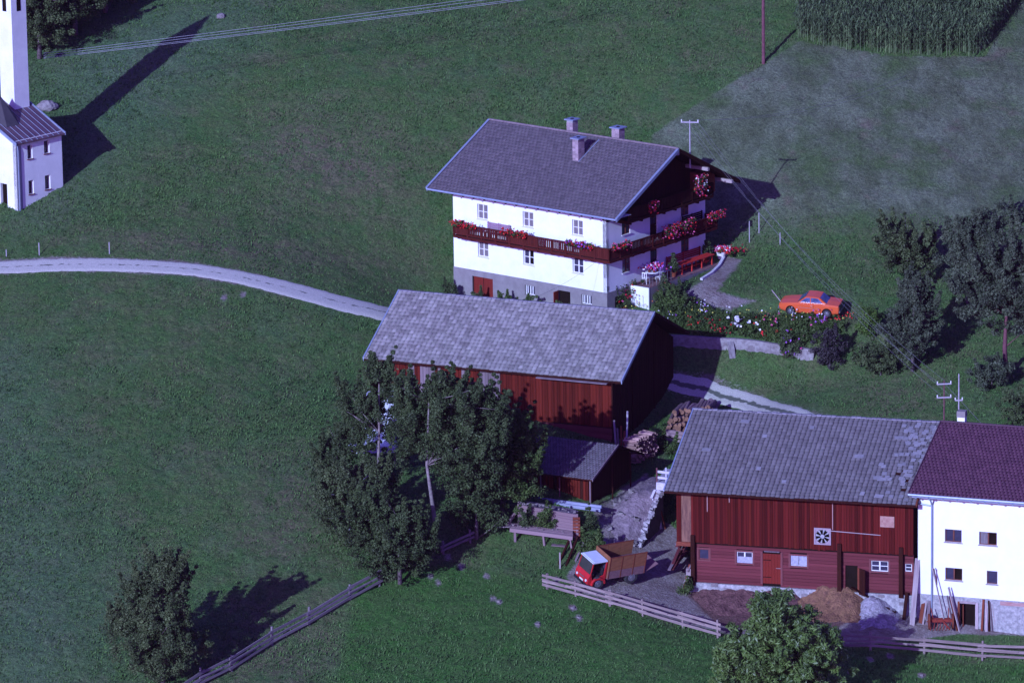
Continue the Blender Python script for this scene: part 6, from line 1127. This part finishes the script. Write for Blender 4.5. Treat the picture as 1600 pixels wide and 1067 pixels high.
# behind the trees: pale sheet and red barrow
tp0 = Vector(G((-15.88,-21.81,-5.47),.6)); ts_ = thing('tarpaulin_shelter', 'pale blue tarpaulin half hidden behind the birch', 'tarpaulin', tp0); bt = M('blue_sheet', (.60,.62,.66), (.45,.47,.52), 3, rough=.5)
MB().hull8([(-1.7,0,.9),(1.6,.0,.9),(1.6,2.2,.9),(-1.7,2.2,.9),(-1.5,.1,1.35),(1.5,.1,1.3),(1.4,2.1,2.1),(-1.5,2.1,2.2)]).build('sheet', bt, ts_); MB().hull8([(.2,1.6,2.0),(1.6,1.6,2.0),(1.6,2.4,2.0),(.2,2.4,2.0),(-.4,1.7,4.4),(1.4,1.7,4.2),(1.4,2.3,4.5),(-.4,2.3,4.5)]).build('upper_sheet', bt, ts_)
for x, y in ((-1.5,.1),(1.4,.1),(-1.5,2.1),(1.4,2.1)): piece('prop', ts_, x, x+.08, y, y+.08, -.2, 1.3, greyboard)
bw_ = thing('red_barrow', 'small red cart seen through the leaves below the blue tarpaulin', 'cart', G((-16.72,-22.38,-5.56))); MB().hull8([(-.4,-.3,.3),(.4,-.3,.3),(.4,.3,.3),(-.4,.3,.3),(-.55,-.4,.65),(.6,-.4,.65),(.6,.4,.65),(-.55,.4,.65)]).build('tray', paintred, bw_); wheel(bw_, -.5, 0.0, .18, .08)
for s_ in (-.25,.25): beam('handle', bw_, (.3,s_,.35), (1.0,s_,.6), .04, .04, timber); beam('leg', bw_, (.3,s_,.35), (.35,s_,0), .04, .04, timber)
brl = thing('blue_barrel', 'blue barrel standing in the tree shade by the big barn wall', 'barrel', G((-6.54,-16.48,-4.82))); MB().tube([(0,0,0),(0,0,.1),(0,0,.5),(0,0,1.0),(0,0,1.1)], [.3,.36,.4,.36,.3], n=16).build('drum', M('blue_drum', (.05,.09,.30), (.04,.07,.25), 3, rough=.45), brl); MB().tube([(0,0,.35),(0,0,.39)], .41, n=16).build('hoop', M('blue_drum', (.05,.09,.30)), brl); MB().tube([(0,0,.7),(0,0,.74)], .41, n=16).build('hoop', M('blue_drum', (.05,.09,.30)), brl)
# ================================================================ FENCES, POSTS, POLES, WIRES
def fence(label, pts, hts, lean_=0, post_h=1.15, m=rail, pm=None, wd=.17, extra=True):
    t = thing('rail_fence', label, 'fence', (0,0,0))
    for i, p in enumerate(pts): a = Vector(G(p,-.3)); b = Vector(G(p, post_h*R.uniform(.9,1.1)))+Vector((R.uniform(-.05,.05),R.uniform(-.05,.05),0)); beam('post', t, a, b, .13, .11, pm or m)
    for i in range(len(pts)-1):
        d = Vector(pts[i+1])-Vector(pts[i]); nrm = Vector((-d.y, d.x, 0)).normalized()
        for k, h_ in enumerate(hts):
            a = Vector(G(pts[i], h_+R.uniform(-.05,.05)))-d.normalized()*.3+nrm*(.09 if (i+k) % 2 else .11)*(-1); b = Vector(G(pts[i+1], h_+R.uniform(-.05,.05)))+d.normalized()*.25+nrm*(-.09)
            mid = (a+b)/2+Vector((0,0,R.uniform(-.06,.02)))
            beam('rail', t, a, b, .06, wd*R.uniform(.75,1.1), m, roll=R.uniform(-.1,.1))
            if extra and k == 1 and R.random() < .6: beam('rail', t, a+Vector((0,0,.12))-nrm*.06, a.lerp(b,.62)+Vector((0,0,.05))-nrm*.06, .05, wd*.6, m)
    return t
fence('pale three-rail fence along the farmyard from the truck to the walnut tree', [(-4.61,-34.51,-9.68),(-2.78,-35.20,-9.97),(-0.64,-36.03,-10.39),(1.46,-36.77,-10.83),(3.94,-37.86,-11.30),(6.13,-39.18,-11.61)], (.30,.62,.95))
fence('pale three-rail fence below the white house running to the right edge', [(9.44,-40.24,-11.84),(12.54,-40.33,-12.03),(15.72,-39.88,-12.35),(19.11,-39.95,-12.68),(22.73,-40.63,-12.87),(26.32,-41.10,-12.94)], (.30,.62,.95))
fence('blue-grey rail fence climbing from the lone tree to the tree group', [(-28.19,-49.11,-12.44),(-26.20,-46.72,-11.88),(-24.40,-44.85,-11.50),(-21.98,-41.76,-10.84),(-19.70,-39.40,-10.31),(-17.12,-36.53,-9.58),(-15.35,-34.75,-9.17)], (.28,.58,.92), m=M('blue_fence_timber', (.24,.20,.21), (.14,.11,.12), 5, vary=.3, obj=True))
fence('short broken two-rail fence beside the birch trunk', [(-11.24,-30.76,-8.33),(-9.50,-29.42,-7.98)], (.35,.65), post_h=1.0, m=greyboard, extra=False)
fence('short two-rail fence below the log pile', [(3.59,-13.70,-6.16),(5.46,-14.22,-6.36)], (.3,.6), post_h=.75, extra=False)
for k, (p, h_, lab) in enumerate([((10.28,10.15,2.18),1.5,'thin grey post on the meadow nearest to the farmhouse'),((10.99,10.87,2.65),1.45,'thin grey post just behind the one nearest the farmhouse'),((12.40,9.14,2.20),.85,'short post alone on the meadow right of the farmhouse'),((-41.88,6.07,2.95),.5,'short pale post at the left end of the gravel road'),((-39.57,5.97,3.03),.9,'pale post above the gravel road at far left'),((-34.63,5.52,3.15),.85,'pale post above the bend of the gravel road')]):
    tag(rod('field_post', None, G(p,-.2), G(p,h_), .07, polepale), lab, 'post')
def utility(label, p, h_, d, arms, m, name='utility_pole', dz=0):
    p = Vector(p); t = thing(name, label, 'pole', p); MB().tube([(0,0,-.3),(0,0,h_)], [d/2,d*.36], n=8).build('shaft', m, t)
    for (z, L, ang) in arms:
        c, s_ = math.cos(ang), math.sin(ang); beam('crossarm', t, (-c*L/2,-s_*L/2,z), (c*L/2,s_*L/2,z), .08, .08, polepale)
        for e in (-.46, .46): MB().tube([(c*L*e,s_*L*e,z+.04),(c*L*e,s_*L*e,z+.18)], .04, n=6).build('insulator', framew, t)
    return t
utility('tall brown utility pole on the meadow boundary at the top', G((12.12,28.10,11.27)), 8.5, .26, [(8.2,1.6,.3)], pole)
r_house = fw(5.9, .8, 10.4)
mast = Vector((5.97,5.00,10.26)); mt_top = Vector((5.98,5.00,12.17))
utility('grey roof mast with crossarm rising behind the farmhouse ridge', mast-Vector((0,0,1.2)), (mt_top-mast).z+1.2, .11, [((mt_top-mast).z+1.05, 1.25, -.15)], polepale, 'roof_mast')
pA = Vector((21.19,-28.30,-0.60)); utility('brown roof pole with two crossarms between the two lower roofs', pA-Vector((0,0,.3)), 2.95, .10, [(2.75,.95,.1),(1.85,.95,.1)], pole, 'roof_mast')
pB = Vector((22.14,-28.30,-0.70)); utility('pale roof mast beside the small chimney on the red roof', pB-Vector((0,0,.3)), 3.5, .10, [(1.75,.5,.1)], polepale, 'roof_mast')
def wire(label, a, b, sag, group, r=.007, m=wirem):
    a = Vector(a); b = Vector(b); t = [a.lerp(b, i/16)+Vector((0,0,-sag*4*(i/16)*(1-i/16))) for i in range(17)]
    o = MB().tube(t, r, n=4, cap=False).build('overhead_wire', m); return tag(o, label, 'wire', group)
for k in range(4):
    e = (-.5,-.2,.2,.5)[k]; wire(['leftmost','second','third','rightmost'][k]+' wire running from the farmhouse mast down to the roof pole', mt_top+Vector((e,.05,-.1)), pA+Vector((e*.8,0,2.55-(k % 2)*.9)), 1.1, 'wires from the farmhouse mast to the lower roof pole')
for k in range(2): wire(['upper','lower'][k]+' thin wire from the farmhouse mast across the pale meadow to the top right', mt_top+Vector((.4*k,.0,.0)), Vector((32.21,40.00,12.62))+Vector((k*.8,0,-.3*k)), 2.2, 'wires from the farmhouse mast to the top right')
for k in range(4): wire(['highest','second highest','second lowest','lowest'][k]+' of the long wires crossing the meadow by the chapel at the top', Vector((-40.05,22.00,13.91))+Vector((0,0,-[0,.16,.30,.38][k]+.2)), Vector((-1.51,30.00,16.60))+Vector((0,0,-[0,.22,.50,.62][k]+.35)), .1, 'long wires crossing the top meadow', r=.012, m=M('bright_wire', (.40,.40,.42), scale=2))
wire('stay wire from the roof pole down to the red tiled roof', pA+Vector((.1,0,2.4)), Vector((23.67,-28.30,-0.90)), 0, None, r=.011)
wire('thin cable from the farmhouse balcony corner down towards the big barn', Vector(fw(-.3,.6,3.4)), Vector((-5.69,-6.00,2.21)), .3, None, m=M('black_cable', (.06,.05,.07), scale=3))
# ================================================================ STONES ON THE GRASS, ROCKS BY THE CHAPEL
for i, p in enumerate(spots): 
    if i in (5,6,7,8,12,13,14,15,16,17): tag(stone_at('stone', G(p,.0), R.uniform(.2,.36)), 'pale stone lying in the grass below the farmyard fence', 'stone', 'pale stones in the lower meadow')
def boulder(p, sx, sy, sz, seed):
    bm_ = bmesh.new(); bmesh.ops.create_icosphere(bm_, subdivisions=3, radius=.5); rb_ = random.Random(seed); ph = [rb_.uniform(0,6) for _ in range(6)]
    for v in bm_.verts: v.co *= 1+.10*math.sin(v.co.x*7+ph[0])*math.sin(v.co.y*6+ph[1])+.08*math.sin(v.co.z*9+ph[2])+.05*math.sin(v.co.x*17+v.co.y*13+ph[3])
    me = bpy.data.meshes.new('boulder'); bm_.to_mesh(me); bm_.free(); me.materials.append(stone); o = link('boulder', me, None, p); o.scale = (sx, sy, sz); return o
bo = boulder(G((-40.21,25.83,9.21),.15), 1.5, 1.0, .95, 3); tag(bo, 'rounded grey boulder beside the chapel annexe roof', 'boulder'); bo = boulder(G((-28.01,38.68,13.17),.1), .7, .5, .45, 5); tag(bo, 'pale boulder at the tip of the tower shadow', 'boulder')
for i in range(26): a = R.random(); p = G(((9.68,-39.41,-11.76)[0]+a*16, (9.68,-39.41,-11.76)[1]+R.uniform(-3,0.5)), .0) if False else None
# ================================================================ MAIZE FIELD
rng = np.random.default_rng(21)
mz = [(14.63,31.32,12.43),(16.78,30.22,12.00),(19.11,29.76,11.72),(21.91,29.50,11.44),(25.21,29.64,11.27),(27.91,29.86,11.18),(29.05,31.76,11.92),(31.41,36.34,13.66),(34.34,42.43,15.74),(19.46,43.59,16.24),(15.87,37.89,14.48),(15.19,34.06,13.31)]
P = inpoly(mz, 5200, rng); P[:,1] = np.round(P[:,1]/.55)*.55+rng.normal(0,.07,len(P)); n = len(P); z0 = hz(P[:,0], P[:,1]); hgt = 1.7+.45*rng.random(n)
base = np.stack([P[:,0], P[:,1], z0], 1); VV = []; FF = []; RN = []
wv = np.array([.02,0,0])
VV.append(np.stack([base-wv, base+wv, base+wv*.5+np.stack([0*hgt,0*hgt,hgt],1), base-wv*.5+np.stack([0*hgt,0*hgt,hgt],1)], 1).reshape(-1,3)); RN.append(rng.random(n))
for k in range(8):
    a = rng.random(n)*2*np.pi; L = .35+.3*rng.random(n); h0 = hgt*(.2+.1*k+.06*rng.random(n)); d = np.stack([np.cos(a), np.sin(a), 0*a], 1); s = np.stack([-np.sin(a), np.cos(a), 0*a], 1)*.038
    p0 = base+np.stack([0*a,0*a,h0],1); p1 = p0+d*(L*.5)[:,None]+np.stack([0*a,0*a,L*.55],1); p2 = p0+d*L[:,None]+np.stack([0*a,0*a,L*(.55-.6*rng.random(n))],1)
    VV.append(np.stack([p0-s*.5,p0+s*.5,p1+s,p1-s],1).reshape(-1,3)); VV.append(np.stack([p1-s,p1+s,p2+s*.2,p2-s*.2],1).reshape(-1,3)); q = rng.random(n); RN += [q, q]
V = np.concatenate(VV); F = np.arange(len(V)).reshape(-1,4); tag(link('maize_field', arr_mesh('maize_field', V, F, maizem, np.concatenate(RN))), 'dense field of standing maize at the top right', 'maize', kind='stuff')
# ================================================================ GRASS
def grass(name, label, n, P, hgt, wd, m, rng):
    z = hz(P[:,0], P[:,1]); base = np.stack([P[:,0], P[:,1], z-.03], 1); V = []; rn = []
    for k in range(3):
        a = rng.random(len(P))*2*np.pi; d = np.stack([np.cos(a), np.sin(a), 0*a], 1); s = np.stack([-np.sin(a), np.cos(a), 0*a], 1)*wd; h_ = hgt*(.5+.9*rng.random(len(P)))
        V.append(np.stack([base-s, base+s, base+d*(h_*.5)[:,None]+np.stack([0*a,0*a,h_],1)], 1).reshape(-1,3)); rn.append(rng.random(len(P)))
    V = np.concatenate(V); F = np.arange(len(V)).reshape(-1,3); return tag(link(name, arr_mesh(name, V, F, m, np.concatenate(rn))), label, 'grass', kind='stuff')

# ================================================================ AIR: thin haze, tinted and added to lift the dark tones
HB = MB().box(-560,560,-560,560,-215,175).build('haze'); tag(HB, kind='stuff'); hm = bpy.data.materials.new('tinted_air'); hm.use_nodes = True; hn = hm.node_tree.nodes; hn.remove(hn['Principled BSDF'])
pv = hn.new('ShaderNodeVolumePrincipled'); pv.inputs['Color'].default_value = (.95,.50,.70,1); pv.inputs['Density'].default_value = 2.2e-5; hm.node_tree.links.new(pv.outputs[0], hn['Material Output'].inputs['Volume'])
HB.data.materials.clear(); HB.data.materials.append(hm)

rng = np.random.default_rng(77); view = [(-47,-57),(29,-57),(31,-20),(36,50),(-52,50)]; P = inpoly(view, 210000, rng)
def on_zone(a):                              # look the ground zones up at the tuft positions
    i = np.clip(np.searchsorted(ax, P[:,0]), 0, len(ax)-1); j = np.clip(np.searchsorted(ay, P[:,1]), 0, len(ay)-1); return a[j, i]
keep = (on_zone(z_dirt) < .3)&(on_zone(z_man) < .3)&(linemask(P[:,0],P[:,1],roadL,1.12,.3) < .5)&(linemask(P[:,0],P[:,1],roadR,1.7,.3) < .5)
for o_, (x0, x1, y0, y1) in (((0,0,.89837),(-.1,11.6,-.1,13.7)), ((.645,-15.69,1.17346),(.4,12,.8,18)), ((18.843,-36.42,1.30819),(.8,16,0,16)), ((18.36,-36.5,1.25),(.9,17,-15,0)), ((-1.5,-26,1.076),(.3,7,0,6))):
    c_, s_ = math.cos(o_[2]), math.sin(o_[2]); lx = (P[:,0]-o_[0])*c_+(P[:,1]-o_[1])*s_; ly = -(P[:,0]-o_[0])*s_+(P[:,1]-o_[1])*c_; keep &= ~((lx > x0)&(lx < x1)&(ly > y0)&(ly < y1))
pz = on_zone(z_pale) > .5; mown = keep&pz; tall = keep&~pz
g1 = M('grass_blade', (.125,.230,.062), (.056,.122,.032), .6, vary=1.25, rough=.6, trans=.25, c3=(.10,.13,.045)); g2 = M('mown_grass', (.15,.17,.10), (.10,.11,.066), .6, vary=1.1, rough=.7, trans=.2)
grass('grass_tufts', 'short lush green grass tufts of the hillside meadows', 0, P[tall], .14, .034, g1, rng); grass('mown_grass_tufts', 'pale mown grass stubble of the upper right meadow', 0, P[mown][::2], .08, .03, g2, rng)
